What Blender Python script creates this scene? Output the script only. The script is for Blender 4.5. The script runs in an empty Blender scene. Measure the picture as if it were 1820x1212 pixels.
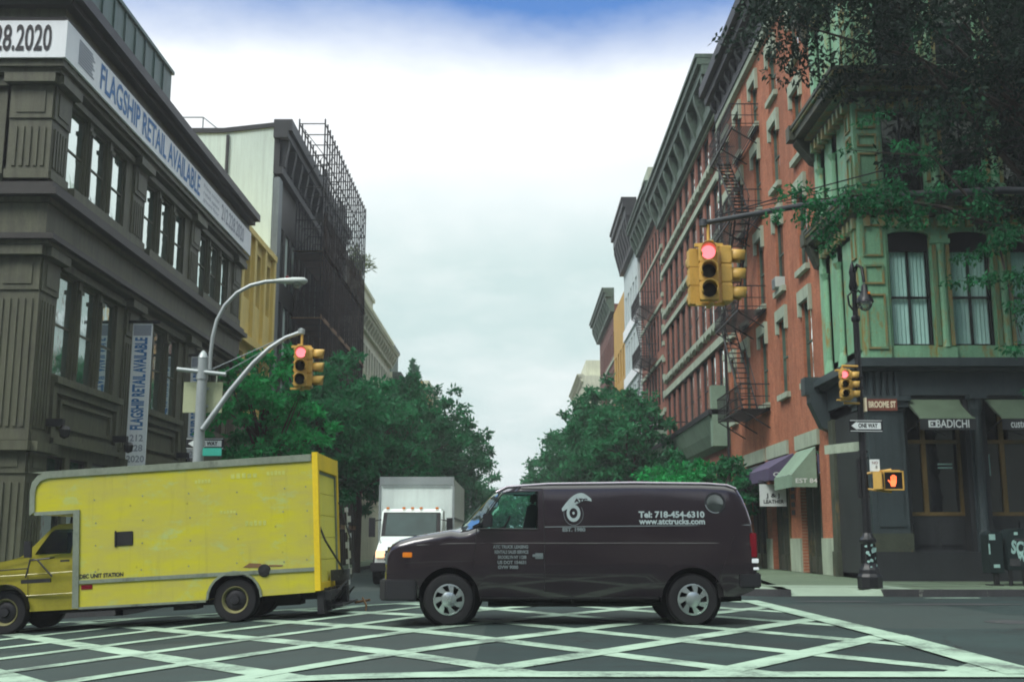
import bpy, bmesh, math, random
import numpy as np
from mathutils import Vector, Matrix
random.seed(7); rng = np.random.default_rng(11)
C = bpy.context.scene.collection
R = math.radians
scene = bpy.context.scene

def gz(x):
    "height of the street, which falls gently towards the left"
    d = -x - 0.3
    if d <= 0: return 0.0
    if d < 2: return -.055*d*d/4
    return -.055*(d-1)

# ------------------------------------------------------------------ materials
def nodes_of(name):
    m = bpy.data.materials.new(name); m.use_nodes = True
    nt = m.node_tree; nt.nodes.clear()
    out = nt.nodes.new('ShaderNodeOutputMaterial')
    return m, nt, out
def N(nt, t, **kw):
    n = nt.nodes.new(t)
    for k, v in kw.items(): setattr(n, k, v)
    return n
def noise(nt, vec, scale, detail=4, rough=.6):
    n = N(nt, 'ShaderNodeTexNoise'); n.inputs['Scale'].default_value = scale
    n.inputs['Detail'].default_value = detail; n.inputs['Roughness'].default_value = rough
    if vec is not None: nt.links.new(vec, n.inputs['Vector'])
    return n.outputs['Fac']
def ramp(nt, fac, a, b):
    r = N(nt, 'ShaderNodeMapRange'); r.inputs['From Min'].default_value = a; r.inputs['From Max'].default_value = b
    nt.links.new(fac, r.inputs['Value']); return r.outputs['Result']
def mixc(nt, fac, a, b, blend='MIX'):
    m = N(nt, 'ShaderNodeMix', data_type='RGBA', blend_type=blend)
    for sock, v in ((m.inputs['Factor'], fac), (m.inputs[6], a), (m.inputs[7], b)):
        if isinstance(v, (int, float)): sock.default_value = v
        elif isinstance(v, tuple): sock.default_value = (*v, 1)
        else: nt.links.new(v, sock)
    return m.outputs[2]
def mathn(nt, op, a, b=None):
    m = N(nt, 'ShaderNodeMath', operation=op)
    for i, v in enumerate((a, b)):
        if v is None: continue
        if isinstance(v, (int, float)): m.inputs[i].default_value = v
        else: nt.links.new(v, m.inputs[i])
    return m.outputs[0]
def scaled(nt, vec, s):
    m = N(nt, 'ShaderNodeVectorMath', operation='MULTIPLY'); nt.links.new(vec, m.inputs[0]); m.inputs[1].default_value = s
    return m.outputs[0]
def bsdf(nt, out, rough=.6, metal=0, spec=.5, coat=0):
    b = N(nt, 'ShaderNodeBsdfPrincipled')
    b.inputs['Roughness'].default_value = rough; b.inputs['Metallic'].default_value = metal
    b.inputs['Specular IOR Level'].default_value = spec; b.inputs['Coat Weight'].default_value = coat
    b.inputs['Coat Roughness'].default_value = .04
    nt.links.new(b.outputs[0], out.inputs[0]); return b
MAT = {}
def mat(name, col, rough=.65, metal=0, var=.25, scale=1.5, fine=18, streak=0, dirt=None, dirt_lo=.52, dirt_hi=.7, spec=.4, coat=0, bump=0, brick=None, coords='pos'):
    """weathered surface: base colour with broad and fine mottling, vertical run-off streaks, blotches of a second colour"""
    m, nt, out = nodes_of(name); b = bsdf(nt, out, rough, metal, spec, coat)
    if coords == 'pos': p = N(nt, 'ShaderNodeNewGeometry').outputs['Position']
    else: p = N(nt, 'ShaderNodeTexCoord').outputs['Object']
    c = tuple(col)
    if brick:
        ax, c2, mortar = brick
        sep = N(nt, 'ShaderNodeSeparateXYZ'); nt.links.new(p, sep.inputs[0])
        cmb = N(nt, 'ShaderNodeCombineXYZ'); nt.links.new(sep.outputs[ax], cmb.inputs[0]); nt.links.new(sep.outputs[2], cmb.inputs[1])
        bt = N(nt, 'ShaderNodeTexBrick'); nt.links.new(cmb.outputs[0], bt.inputs['Vector'])
        bt.inputs['Scale'].default_value = 4.6; bt.inputs['Mortar Size'].default_value = .018
        bt.inputs['Color1'].default_value = (*c, 1); bt.inputs['Color2'].default_value = (*c2, 1); bt.inputs['Mortar'].default_value = (*mortar, 1)
        c = bt.outputs['Color']
    n1 = noise(nt, scaled(nt, p, (1, 1, .6)), scale); n2 = noise(nt, p, fine, 3)
    f = mathn(nt, 'ADD', mathn(nt, 'MULTIPLY', ramp(nt, n1, .3, .7), .65), mathn(nt, 'MULTIPLY', ramp(nt, n2, .3, .7), .35))
    lo = N(nt, 'ShaderNodeMapRange'); nt.links.new(f, lo.inputs['Value']); lo.inputs['To Min'].default_value = 1-var; lo.inputs['To Max'].default_value = 1+var
    mm = N(nt, 'ShaderNodeVectorMath', operation='SCALE')
    if isinstance(c, tuple): mm.inputs[0].default_value = c
    else: nt.links.new(c, mm.inputs[0])
    nt.links.new(lo.outputs[0], mm.inputs['Scale']); c = mm.outputs[0]
    if streak:
        s = noise(nt, scaled(nt, p, (2.2, 2.2, .10)), 2.5, 5, .7)
        c = mixc(nt, mathn(nt, 'MULTIPLY', ramp(nt, s, .45, .75), streak), c, tuple(x*.35 for x in col))
    if dirt:
        d = noise(nt, scaled(nt, p, (1, 1, .45)), 2.3, 6, .72)
        c = mixc(nt, ramp(nt, d, dirt_lo, dirt_hi), c, dirt)
    nt.links.new(c, b.inputs['Base Color'])
    rr = N(nt, 'ShaderNodeMapRange'); nt.links.new(n1, rr.inputs['Value']); rr.inputs['To Min'].default_value = rough*.85; rr.inputs['To Max'].default_value = min(1, rough*1.15)
    nt.links.new(rr.outputs[0], b.inputs['Roughness'])
    if bump:
        bp = N(nt, 'ShaderNodeBump'); bp.inputs['Strength'].default_value = bump; bp.inputs['Distance'].default_value = .02
        nt.links.new(n2, bp.inputs['Height']); nt.links.new(bp.outputs[0], b.inputs['Normal'])
    MAT[name] = m; return m
def emit(name, col, s):
    m, nt, out = nodes_of(name); b = bsdf(nt, out, .3)
    b.inputs['Base Color'].default_value = (*col, 1); b.inputs['Emission Color'].default_value = (*col, 1); b.inputs['Emission Strength'].default_value = s
    MAT[name] = m; return m
def window_glass(name, tint, refl, rough=.03, blinds=.72):
    "dark glazing seen from outside: wavy reflection over a dim room"
    m, nt, out = nodes_of(name)
    p = N(nt, 'ShaderNodeNewGeometry').outputs['Position']
    d = N(nt, 'ShaderNodeBsdfDiffuse'); room = mixc(nt, ramp(nt, noise(nt, p, .9, 2), .35, .65), tint, tuple(x*2.2 for x in tint))
    oi = N(nt, 'ShaderNodeObjectInfo').outputs['Random']                       # some rooms have a pale blind part way down
    gen = N(nt, 'ShaderNodeSeparateXYZ'); nt.links.new(N(nt, 'ShaderNodeTexCoord').outputs['Generated'], gen.inputs[0])
    drop = mathn(nt, 'MULTIPLY', mathn(nt, 'GREATER_THAN', oi, blinds), mathn(nt, 'GREATER_THAN', gen.outputs[2], mathn(nt, 'MULTIPLY', mathn(nt, 'FRACT', mathn(nt, 'MULTIPLY', oi, 37.3)), .9)))
    nt.links.new(mixc(nt, drop, room, (.20, .22, .19)), d.inputs[0])
    g = N(nt, 'ShaderNodeBsdfGlossy'); g.inputs['Roughness'].default_value = rough; g.inputs[0].default_value = (.85, .95, .92, 1)
    bp = N(nt, 'ShaderNodeBump'); bp.inputs['Strength'].default_value = .12; bp.inputs['Distance'].default_value = .05
    nt.links.new(noise(nt, p, 1.6, 2), bp.inputs['Height']); nt.links.new(bp.outputs[0], g.inputs['Normal'])
    fr = N(nt, 'ShaderNodeFresnel'); fr.inputs[0].default_value = 1.55
    mx = N(nt, 'ShaderNodeMixShader'); nt.links.new(mathn(nt, 'ADD', fr.outputs[0], refl), mx.inputs[0])
    nt.links.new(d.outputs[0], mx.inputs[1]); nt.links.new(g.outputs[0], mx.inputs[2]); nt.links.new(mx.outputs[0], out.inputs[0])
    MAT[name] = m; return m
def clear_glass(name, tint, refl):
    m, nt, out = nodes_of(name)
    t = N(nt, 'ShaderNodeBsdfTransparent'); t.inputs[0].default_value = (*tint, 1)
    g = N(nt, 'ShaderNodeBsdfGlossy'); g.inputs['Roughness'].default_value = .02
    fr = N(nt, 'ShaderNodeFresnel'); fr.inputs[0].default_value = 1.5
    mx = N(nt, 'ShaderNodeMixShader'); nt.links.new(mathn(nt, 'ADD', fr.outputs[0], refl), mx.inputs[0])
    nt.links.new(t.outputs[0], mx.inputs[1]); nt.links.new(g.outputs[0], mx.inputs[2]); nt.links.new(mx.outputs[0], out.inputs[0])
    MAT[name] = m; return m
def leaf_mat(name, dark, light, trans=.3):
    m, nt, out = nodes_of(name)
    geo = N(nt, 'ShaderNodeNewGeometry')
    cl = ramp(nt, noise(nt, geo.outputs['Position'], .8, 3), .35, .65)
    f = mathn(nt, 'ADD', mathn(nt, 'MULTIPLY', geo.outputs['Random Per Island'], .55), mathn(nt, 'MULTIPLY', cl, .45))
    c = mixc(nt, f, dark, light)
    d = N(nt, 'ShaderNodeBsdfPrincipled'); d.inputs['Roughness'].default_value = .45; d.inputs['Specular IOR Level'].default_value = .3
    d.inputs['Specular IOR Level'].default_value = .12; d.inputs['Roughness'].default_value = .6
    t = N(nt, 'ShaderNodeBsdfTranslucent'); nt.links.new(c, d.inputs['Base Color']); nt.links.new(c, t.inputs[0])
    mx = N(nt, 'ShaderNodeMixShader'); mx.inputs[0].default_value = trans
    nt.links.new(d.outputs[0], mx.inputs[1]); nt.links.new(t.outputs[0], mx.inputs[2]); nt.links.new(mx.outputs[0], out.inputs[0])
    MAT[name] = m; return m

mat('brick_orange', (.45, .145, .070), .85, var=.32, brick=(1, (.33, .11, .055), (.42, .24, .15)), streak=.5, scale=.45, fine=7, dirt=(.25, .075, .038), dirt_lo=.5, dirt_hi=.72)
mat('brick_brown', (.30, .105, .068), .85, var=.3, fine=7, brick=(1, (.20, .075, .05), (.3, .17, .13)), streak=.35, scale=.5)
mat('brick_dark', (.16, .055, .04), .85, var=.25, brick=(1, (.12, .045, .035), (.15, .1, .08)), streak=.3, scale=.5)
mat('stone_pale', (.36, .43, .33), .8, var=.25, streak=.5)
mat('stone_cream', (.55, .53, .40), .8, var=.2, streak=.4)
mat('iron_olive', (.098, .102, .064), .55, var=.28, streak=.7, scale=.7, dirt=(.06, .062, .045), dirt_lo=.5, dirt_hi=.7)
mat('iron_olive_dark', (.035, .033, .03), .5, var=.3, streak=.2)
mat('iron_green', (.215, .45, .27), .5, var=.3, streak=.4, dirt=(.30, .23, .07), dirt_lo=.53, dirt_hi=.66, scale=1.2)
mat('iron_rust', (.27, .22, .09), .6, var=.4, dirt=(.15, .27, .15), dirt_lo=.46, dirt_hi=.58)
mat('iron_green_dark', (.055, .065, .045), .6, var=.35, dirt=(.16, .12, .05), dirt_lo=.56, dirt_hi=.7)
mat('paint_slate', (.045, .062, .066), .45, var=.25, streak=.3)
mat('paint_slate_dark', (.030, .034, .036), .45, var=.25, streak=.2)
mat('wood_ochre', (.13, .09, .03), .5, var=.3)
mat('cornice_green', (.075, .12, .09), .6, var=.35, streak=.3, dirt=(.03, .035, .03), dirt_lo=.5, dirt_hi=.7)
mat('cornice_dark', (.022, .025, .028), .55, var=.3)
mat('white_wall', (.62, .74, .68), .85, var=.12, streak=.28, scale=.35)
mat('pale_facade', (.50, .58, .58), .7, var=.15, streak=.25)
mat('yellow_facade', (.74, .58, .19), .7, var=.15, streak=.2)
mat('ochre_facade', (.50, .30, .07), .8, var=.2, streak=.25)
mat('cream_facade', (.58, .60, .46), .8, var=.18, streak=.4)
mat('mast_dark', (.045, .05, .055), .5, var=.25)
mat('metal_grey', (.16, .19, .20), .45, metal=.3, var=.25, streak=.4)
mat('corrugated', (.095, .15, .135), .5, var=.3, streak=.6, scale=.4)
mat('black_iron', (.014, .014, .016), .5, var=.3)
mat('black_paint', (.012, .013, .015), .35, var=.3)
mat('galvanised', (.36, .40, .40), .42, metal=.35, var=.18, fine=30)
mat('lamp_housing', (.52, .57, .54), .4, var=.1)
mat('signal_yellow', (.58, .36, .085), .42, var=.15, dirt=(.40, .25, .06), dirt_lo=.6, dirt_hi=.75)
mat('lens_off', (.006, .006, .008), .35, var=.1)
mat('sign_black', (.012, .013, .015), .4, var=.1)
mat('sign_white', (.70, .76, .74), .5, var=.08)
mat('sign_back', (.40, .44, .27), .55, var=.12)
mat('sign_brown', (.16, .05, .03), .5, var=.1)
mat('sign_cream', (.68, .60, .42), .5, var=.05)
mat('sign_teal', (.03, .36, .27), .5, var=.1)
mat('ink_blue', (.06, .20, .46), .6, var=.15)
mat('ink_black', (.02, .02, .025), .6, var=.15)
mat('ink_grey', (.33, .36, .42), .6, var=.15)
mat('vinyl_white', (.84, .88, .90), .55, var=.06, streak=.12, scale=.5)
mat('board_white', (.62, .68, .66), .5, var=.08)
mat('awning_green', (.10, .15, .095), .8, var=.25)
mat('awning_sage', (.20, .30, .22), .8, var=.2)
mat('awning_purple', (.085, .07, .13), .75, var=.2)
mat('pavement', (.115, .165, .105), .85, var=.3, scale=.5, fine=25, bump=.2, dirt=(.075, .10, .065), dirt_lo=.55, dirt_hi=.72)
mat('pavement_new', (.25, .33, .25), .85, var=.12, scale=.8, fine=25, bump=.2)
mat('kerbstone', (.042, .044, .046), .7, var=.4, scale=2, dirt=(.3, .33, .27), dirt_lo=.62, dirt_hi=.7)
mat('bark', (.045, .035, .028), .9, var=.4, scale=5, bump=.6)
mat('tyre', (.0075, .0075, .009), .75, var=.25)
mat('chrome', (.46, .52, .51), .28, metal=.85, var=.15)
mat('wheel_grey', (.20, .19, .08), .6, var=.35)
mat('dark_plastic', (.016, .016, .019), .5, var=.2)
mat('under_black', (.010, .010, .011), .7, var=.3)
mat('edge_sheen', (.42, .38, .42), .25, metal=.8, var=.1)  # pale metal standing in for the sky glint on the van's edges
mat('van_paint', (.0105, .0045, .0085), .25, var=.15, scale=.7, fine=4, spec=.45, coat=1.0, dirt=(.016, .010, .013), dirt_lo=.5, dirt_hi=.8)
mat('van_print', (.29, .36, .36), .5, var=.15)
mat('van_print_dim', (.13, .16, .165), .5, var=.2)
mat('amber', (.75, .22, .02), .25, var=.1)
mat('tail_red', (.16, .004, .012), .2, var=.1)
mat('truck_white', (.74, .82, .78), .4, var=.1, streak=.18)
mat('truck_trim', (.19, .22, .17), .5, var=.3, dirt=(.08, .09, .07), dirt_lo=.55, dirt_hi=.7)
mat('door_yellow', (.70, .64, .10), .45, var=.12)
mat('post_yellow', (.74, .53, .02), .45, var=.15)
mat('cab_yellow', (.33, .29, .030), .35, var=.2, coat=.2)
mat('cloth_white', (.55, .58, .57), .8, var=.1)
mat('mail_green', (.009, .018, .018), .45, var=.3)
mat('sticker', (.30, .48, .44), .5, var=.3)
mat('plant_pot', (.25, .15, .08), .8)
mat('ghost_green', (.46, .48, .11), .5, var=.3)
emit('red_light', (1.0, .22, .26), 1.25)
emit('hand_light', (1.0, .16, .05), 1.3)
emit('head_light', (1.0, .62, .35), .9)
window_glass('glass', (.010, .013, .013), .16)
window_glass('glass_screen', (.012, .022, .022), .0, blinds=2)
window_glass('glass_bright', (.05, .08, .075), .62, .06, blinds=2)
window_glass('glass_far', (.014, .017, .018), .05, .1)
window_glass('glass_shop', (.006, .007, .008), .01, blinds=2)
clear_glass('glass_clear', (.86, .95, .92), .04)
clear_glass('glass_van', (.62, .84, .80), -.02)
clear_glass('lamp_glass', (.8, .85, .8), .25)
mat('curtain', (.72, .97, .93), .9, var=.1)
leaf_mat('leaf_street', (.014, .080, .036), (.040, .275, .105), .38)
leaf_mat('leaf_bright', (.008, .105, .036), (.035, .46, .12), .38)
leaf_mat('leaf_backlit', (.008, .017, .013), (.016, .046, .026), .2)  # locust crown against the sky, its backlit shade put into the colour
leaf_mat('leaf_half_lit', (.008, .034, .018), (.018, .095, .042), .3)  # same locust leaves, half way from shaded to lit
leaf_mat('leaf_lit', (.012, .075, .034), (.024, .20, .070), .38)  # same locust leaves, lit tone put into the colour for low branches
leaf_mat('leaf_roof', (.06, .11, .03), (.16, .2, .06), .3)

# faded, scuffed yellow sides of the box truck
def truck_yellow():
    m, nt, out = nodes_of('truck_yellow'); b = bsdf(nt, out, .42)
    p = N(nt, 'ShaderNodeTexCoord').outputs['Object']
    n1 = noise(nt, scaled(nt, p, (.5, 1, 1.6)), 1.6, 5, .65)
    c = mixc(nt, ramp(nt, n1, .35, .62), (.54, .50, .016), (.45, .41, .080))
    n2 = noise(nt, scaled(nt, p, (1.2, 1, 2.4)), 1.1, 6, .7)
    c = mixc(nt, mathn(nt, 'MULTIPLY', ramp(nt, n2, .54, .64), .7), c, (.40, .50, .19))
    vo = N(nt, 'ShaderNodeTexVoronoi'); vo.inputs['Scale'].default_value = 2.4; nt.links.new(p, vo.inputs['Vector'])
    c = mixc(nt, mathn(nt, 'MULTIPLY', ramp(nt, vo.outputs['Distance'], .07, .02), .75), c, (.18, .15, .04))
    s = noise(nt, scaled(nt, p, (3.5, 1, .25)), 2.2, 5, .7)
    c = mixc(nt, mathn(nt, 'MULTIPLY', ramp(nt, s, .55, .8), .4), c, (.25, .21, .06))
    nt.links.new(c, b.inputs['Base Color']); MAT['truck_yellow'] = m
truck_yellow()
# worn thermoplastic road paint
def road_paint():
    m, nt, out = nodes_of('road_paint'); b = bsdf(nt, out, .75)
    p = N(nt, 'ShaderNodeNewGeometry').outputs['Position']
    w1 = noise(nt, p, 1.1, 5, .7); w2 = noise(nt, p, 22, 4, .7)
    wear = mathn(nt, 'ADD', mathn(nt, 'MULTIPLY', w1, .65), mathn(nt, 'MULTIPLY', w2, .35))
    c = mixc(nt, ramp(nt, w1, .35, .65), (.34, .47, .36), (.22, .32, .24))
    c = mixc(nt, mathn(nt, 'MULTIPLY', ramp(nt, wear, .50, .60), .8), c, (.07, .085, .078))
    nt.links.new(c, b.inputs['Base Color']); MAT['road_paint'] = m
road_paint()
def asphalt():
    m, nt, out = nodes_of('asphalt'); b = bsdf(nt, out, .85, spec=.35)
    p = N(nt, 'ShaderNodeNewGeometry').outputs['Position']
    big = noise(nt, p, .22, 4, .6); mid = noise(nt, p, 1.6, 5, .65); grit = noise(nt, p, 90, 2, .5)
    c = mixc(nt, ramp(nt, big, .36, .62), (.0075, .0175, .0170), (.020, .0395, .0375))
    c = mixc(nt, mathn(nt, 'MULTIPLY', ramp(nt, mid, .5, .68), .55), c, (.013, .019, .019))
    c = mixc(nt, mathn(nt, 'MULTIPLY', ramp(nt, grit, .55, .75), .45), c, (.055, .07, .065))
    lane = noise(nt, scaled(nt, p, (.06, 1.0, 1)), 1.3, 4, .6)                 # wheel tracks along the cross street
    c = mixc(nt, mathn(nt, 'MULTIPLY', ramp(nt, lane, .5, .62), .4), c, (.014, .021, .020))
    dp = N(nt, 'ShaderNodeVectorMath', operation='ADD'); nt.links.new(p, dp.inputs[0])
    nz = N(nt, 'ShaderNodeTexNoise'); nz.inputs['Scale'].default_value = 1.2; nt.links.new(p, nz.inputs['Vector'])
    nt.links.new(nz.outputs['Color'], dp.inputs[1])
    vo = N(nt, 'ShaderNodeTexVoronoi', feature='DISTANCE_TO_EDGE'); vo.inputs['Scale'].default_value = .33; nt.links.new(dp.outputs[0], vo.inputs['Vector'])
    crack = mathn(nt, 'MULTIPLY', ramp(nt, vo.outputs['Distance'], .012, .004), ramp(nt, mid, .42, .55))
    c = mixc(nt, mathn(nt, 'MULTIPLY', crack, .85), c, (.010, .012, .012))
    st = N(nt, 'ShaderNodeTexVoronoi'); st.inputs['Scale'].default_value = .55; nt.links.new(dp.outputs[0], st.inputs['Vector'])
    c = mixc(nt, mathn(nt, 'MULTIPLY', ramp(nt, st.outputs['Distance'], .26, .08), .55), c, (.018, .022, .022))
    pt = N(nt, 'ShaderNodeTexVoronoi', distance='CHEBYCHEV'); pt.inputs['Scale'].default_value = .16; nt.links.new(p, pt.inputs['Vector'])
    sp = N(nt, 'ShaderNodeSeparateColor'); nt.links.new(pt.outputs['Color'], sp.inputs[0])
    c = mixc(nt, mathn(nt, 'MULTIPLY', mathn(nt, 'GREATER_THAN', sp.outputs[0], .68), .38), c, (.052, .066, .06))     # older, paler repair panels
    nt.links.new(c, b.inputs['Base Color'])
    bp = N(nt, 'ShaderNodeBump'); bp.inputs['Strength'].default_value = .5; bp.inputs['Distance'].default_value = .01
    nt.links.new(grit, bp.inputs['Height']); nt.links.new(bp.outputs[0], b.inputs['Normal']); MAT['asphalt'] = m
asphalt()
def netting():
    m, nt, out = nodes_of('netting')
    p = N(nt, 'ShaderNodeNewGeometry').outputs['Position']
    d = N(nt, 'ShaderNodeBsdfDiffuse')
    n = noise(nt, scaled(nt, p, (.6, .6, .25)), 1.2, 5, .7)
    nt.links.new(mixc(nt, ramp(nt, n, .35, .7), (.017, .015, .017), (.052, .038, .031)), d.inputs[0])
    t = N(nt, 'ShaderNodeBsdfTransparent')
    mx = N(nt, 'ShaderNodeMixShader'); nt.links.new(mathn(nt, 'ADD', mathn(nt, 'MULTIPLY', ramp(nt, n, .3, .7), .22), .74), mx.inputs[0])
    nt.links.new(t.outputs[0], mx.inputs[1]); nt.links.new(d.outputs[0], mx.inputs[2]); nt.links.new(mx.outputs[0], out.inputs[0])
    MAT['netting'] = m
netting()

# ------------------------------------------------------------------ mesh builder
OFF = {}
class MB:
    def __init__(s, T=None): s.v = []; s.f = []; s.m = []; s.T = T
    def _p(s, p): return tuple(s.T(*p)) if s.T else tuple(p)
    def poly(s, pts, m=0):
        n = len(s.v); s.v += [s._p(p) for p in pts]; s.f.append(tuple(range(n, n+len(pts)))); s.m.append(m)
    def faces(s, pts, fs, m=0):
        n = len(s.v); s.v += [s._p(p) for p in pts]
        for f in fs: s.f.append(tuple(n+i for i in f)); s.m.append(m)
    def box(s, x0, x1, y0, y1, z0, z1, m=0):
        p = [(x, y, z) for z in (z0, z1) for y in (y0, y1) for x in (x0, x1)]
        s.faces(p, [(0, 2, 3, 1), (4, 5, 7, 6), (0, 1, 5, 4), (2, 6, 7, 3), (0, 4, 6, 2), (1, 3, 7, 5)], m)
    def prism(s, poly, a0, a1, axis=1, m=0):
        "polygon in the two other axes, swept along axis"
        def P(q, a):
            if axis == 1: return (q[0], a, q[1])
            if axis == 0: return (a, q[0], q[1])
            return (q[0], q[1], a)
        n = len(poly); pts = [P(q, a0) for q in poly]+[P(q, a1) for q in poly]
        s.faces(pts, [tuple(range(n-1, -1, -1)), tuple(range(n, 2*n))]+[(i, (i+1) % n, n+(i+1) % n, n+i) for i in range(n)], m)
    def tube(s, pts, r, n=8, m=0, caps=True):
        pts = [Vector(p) for p in pts]; k = len(pts)
        rs = r if isinstance(r, (list, tuple)) else [r]*k
        base = []; up = None
        for i, p in enumerate(pts):
            t = (pts[min(i+1, k-1)]-pts[max(i-1, 0)]).normalized()
            if up is None: up = Vector((0, 0, 1)) if abs(t.z) < .9 else Vector((1, 0, 0))
            a = t.cross(up)
            if a.length < 1e-4: a = t.orthogonal()
            a.normalize(); b = a.cross(t).normalized(); up = b
            for j in range(n):
                th = 2*math.pi*j/n; base.append(p+a*(math.cos(th)*rs[i])+b*(math.sin(th)*rs[i]))
        fs = [(i*n+j, i*n+(j+1) % n, (i+1)*n+(j+1) % n, (i+1)*n+j) for i in range(k-1) for j in range(n)]
        if caps: fs += [tuple(range(n-1, -1, -1)), tuple(range((k-1)*n, k*n))]
        s.faces(base, fs, m)
    def lathe(s, prof, c, axis=2, n=20, m=0, caps=True):
        "profile of (radius, height) spun round an axis through c"
        pts = []
        for r, h in prof:
            for j in range(n):
                t = 2*math.pi*j/n; a, b = r*math.cos(t), r*math.sin(t)
                q = (a, b, h) if axis == 2 else ((a, h, b) if axis == 1 else (h, a, b))
                pts.append((c[0]+q[0], c[1]+q[1], c[2]+q[2]))
        k = len(prof)
        fs = [(i*n+j, i*n+(j+1) % n, (i+1)*n+(j+1) % n, (i+1)*n+j) for i in range(k-1) for j in range(n)]
        if caps and prof[0][0] > 1e-5: fs.append(tuple(range(n)))
        if caps and prof[-1][0] > 1e-5: fs.append(tuple(range((k-1)*n, k*n)))
        s.faces(pts, fs, m)
    def mesh(s, me, o, r, u, m=0):
        "add a flat mesh in the frame origin, right, up"
        o, r, u = Vector(o), Vector(r), Vector(u); nrm = r.cross(u)
        n = len(s.v); s.v += [tuple(o+r*v.co.x+u*v.co.y+nrm*v.co.z) for v in me.vertices]
        for p in me.polygons: s.f.append(tuple(n+i for i in p.vertices)); s.m.append(m)
    def build(s, name, mats, parent=None, smooth=None, bevel=0, recalc=True, local=False):
        if isinstance(mats, str): mats = [mats]
        off = OFF.get(parent.name, Vector((0, 0, 0))) if parent is not None and not local else Vector((0, 0, 0))
        me = bpy.data.meshes.new(name)
        me.from_pydata([tuple(Vector(v)-off) for v in s.v], [], s.f)
        for x in mats: me.materials.append(MAT[x])
        if len(mats) > 1: me.polygons.foreach_set('material_index', s.m)
        if recalc:
            bm = bmesh.new(); bm.from_mesh(me)
            bmesh.ops.recalc_face_normals(bm, faces=bm.faces)
            if bevel: bmesh.ops.bevel(bm, geom=[e for e in bm.edges if len(e.link_faces) == 2 and e.calc_face_angle(0) > .6], offset=bevel, segments=2, affect='EDGES', clamp_overlap=True)
            bm.to_mesh(me); bm.free()
        if smooth is not None:
            me.polygons.foreach_set('use_smooth', [True]*len(me.polygons)); me.set_sharp_from_angle(angle=R(smooth))
        o = bpy.data.objects.new(name, me); C.objects.link(o)
        if parent is not None:
            o.parent = parent; OFF[o.name] = off
        return o
def tag(o, label, cat=None, group=None, kind=None):
    if label: o['label'] = label
    if cat: o['category'] = cat
    if group: o['group'] = group
    if kind: o['kind'] = kind
    return o
def thing(name, label, cat, loc=(0, 0, 0), group=None, rot=None):
    o = bpy.data.objects.new(name, None); C.objects.link(o); o.location = loc; o.empty_display_size = .3
    if rot: o.rotation_euler = rot
    OFF[o.name] = Vector(loc); return tag(o, label, cat, group)
def structure(o): o['kind'] = 'structure'; return o
KIDS = {}
def copy_tree(o, parent=None, delta=(0, 0, 0)):
    c = o.copy(); C.objects.link(c)
    if parent is not None: c.parent = parent
    c.location = Vector(o.location)+Vector(delta)
    OFF[c.name] = OFF.get(o.name, Vector((0, 0, 0)))
    for ch in list(o.children): copy_tree(ch, c)
    return c
_text = {}
def text_mesh(body, size=1, bold=0, xs=1, spacing=1, align='CENTER', shear=0):
    cu = bpy.data.curves.new('lettering', 'FONT'); cu.body = body; cu.size = size; cu.align_x = align; cu.align_y = 'CENTER'
    cu.offset = bold; cu.space_character = spacing; cu.extrude = 0; cu.resolution_u = 3; cu.shear = shear
    o = bpy.data.objects.new('lettering', cu); C.objects.link(o)
    dg = bpy.context.evaluated_depsgraph_get(); me = bpy.data.meshes.new_from_object(o.evaluated_get(dg))
    bpy.data.objects.remove(o)
    for v in me.vertices: v.co.x *= xs; v.co.z = 0
    return me
def lettering(parent, body, o, r, u, size, mat_='ink_black', bold=.0, xs=1, fit=None, spacing=1, name='lettering', align='CENTER', shear=0, local=False):
    me = text_mesh(body, size, bold, xs, spacing, align, shear)
    if fit:
        w = max(v.co.x for v in me.vertices)-min(v.co.x for v in me.vertices)
        for v in me.vertices: v.co.x *= fit/w
    mb = MB(); mb.mesh(me, o, r, u)
    return mb.build(name, mat_, parent, recalc=False, local=local)
def bool_cut(o, cutters):
    for c in cutters:
        md = o.modifiers.new('cut', 'BOOLEAN'); md.operation = 'DIFFERENCE'; md.object = c; md.solver = 'EXACT'
    dg = bpy.context.evaluated_depsgraph_get(); dg.update()
    me = bpy.data.meshes.new_from_object(o.evaluated_get(dg))
    o.modifiers.clear(); old = o.data; o.data = me
    for c in cutters: bpy.data.objects.remove(c)
    return o
def frame(o, u, n):
    o, u, n = Vector(o), Vector(u), Vector(n)
    return lambda a, d, z: o+u*a+n*d+Vector((0, 0, z))
# ------------------------------------------------------------------ the ground
def strip_sheet(name, m, x0, x1, y0, y1, dz, nx=None, kind='structure'):
    mb = MB(); n = nx or max(2, int((x1-x0)/.6)); xs = [x0+(x1-x0)*i/n for i in range(n+1)]
    pts = [(x, y, gz(x)+dz) for x in xs for y in (y0, y1)]
    mb.faces(pts, [(2*i, 2*i+2, 2*i+3, 2*i+1) for i in range(n)])
    o = mb.build(name, m); o['kind'] = kind; return o
strip_sheet('road', 'asphalt', -80, 80, -40, 480, 0, 220)
YK = 25.5                                            # far kerb of the cross street
def pavement_block(name, poly_x0, poly_x1, notch=None, side=1):
    """pavement slab following the fall of the street: top plus a kerb face"""
    mb = MB(); h = .15
    n = max(2, int(abs(poly_x1-poly_x0)/.7)); xs = [poly_x0+(poly_x1-poly_x0)*i/n for i in range(n+1)]
    pts = []
    for x in xs: pts += [(x, YK+.18, gz(x)+h), (x, 480, gz(x)+h)]
    mb.faces(pts, [(2*i, 2*i+2, 2*i+3, 2*i+1) for i in range(n)])
    return structure(mb.build(name, 'pavement'))
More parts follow.
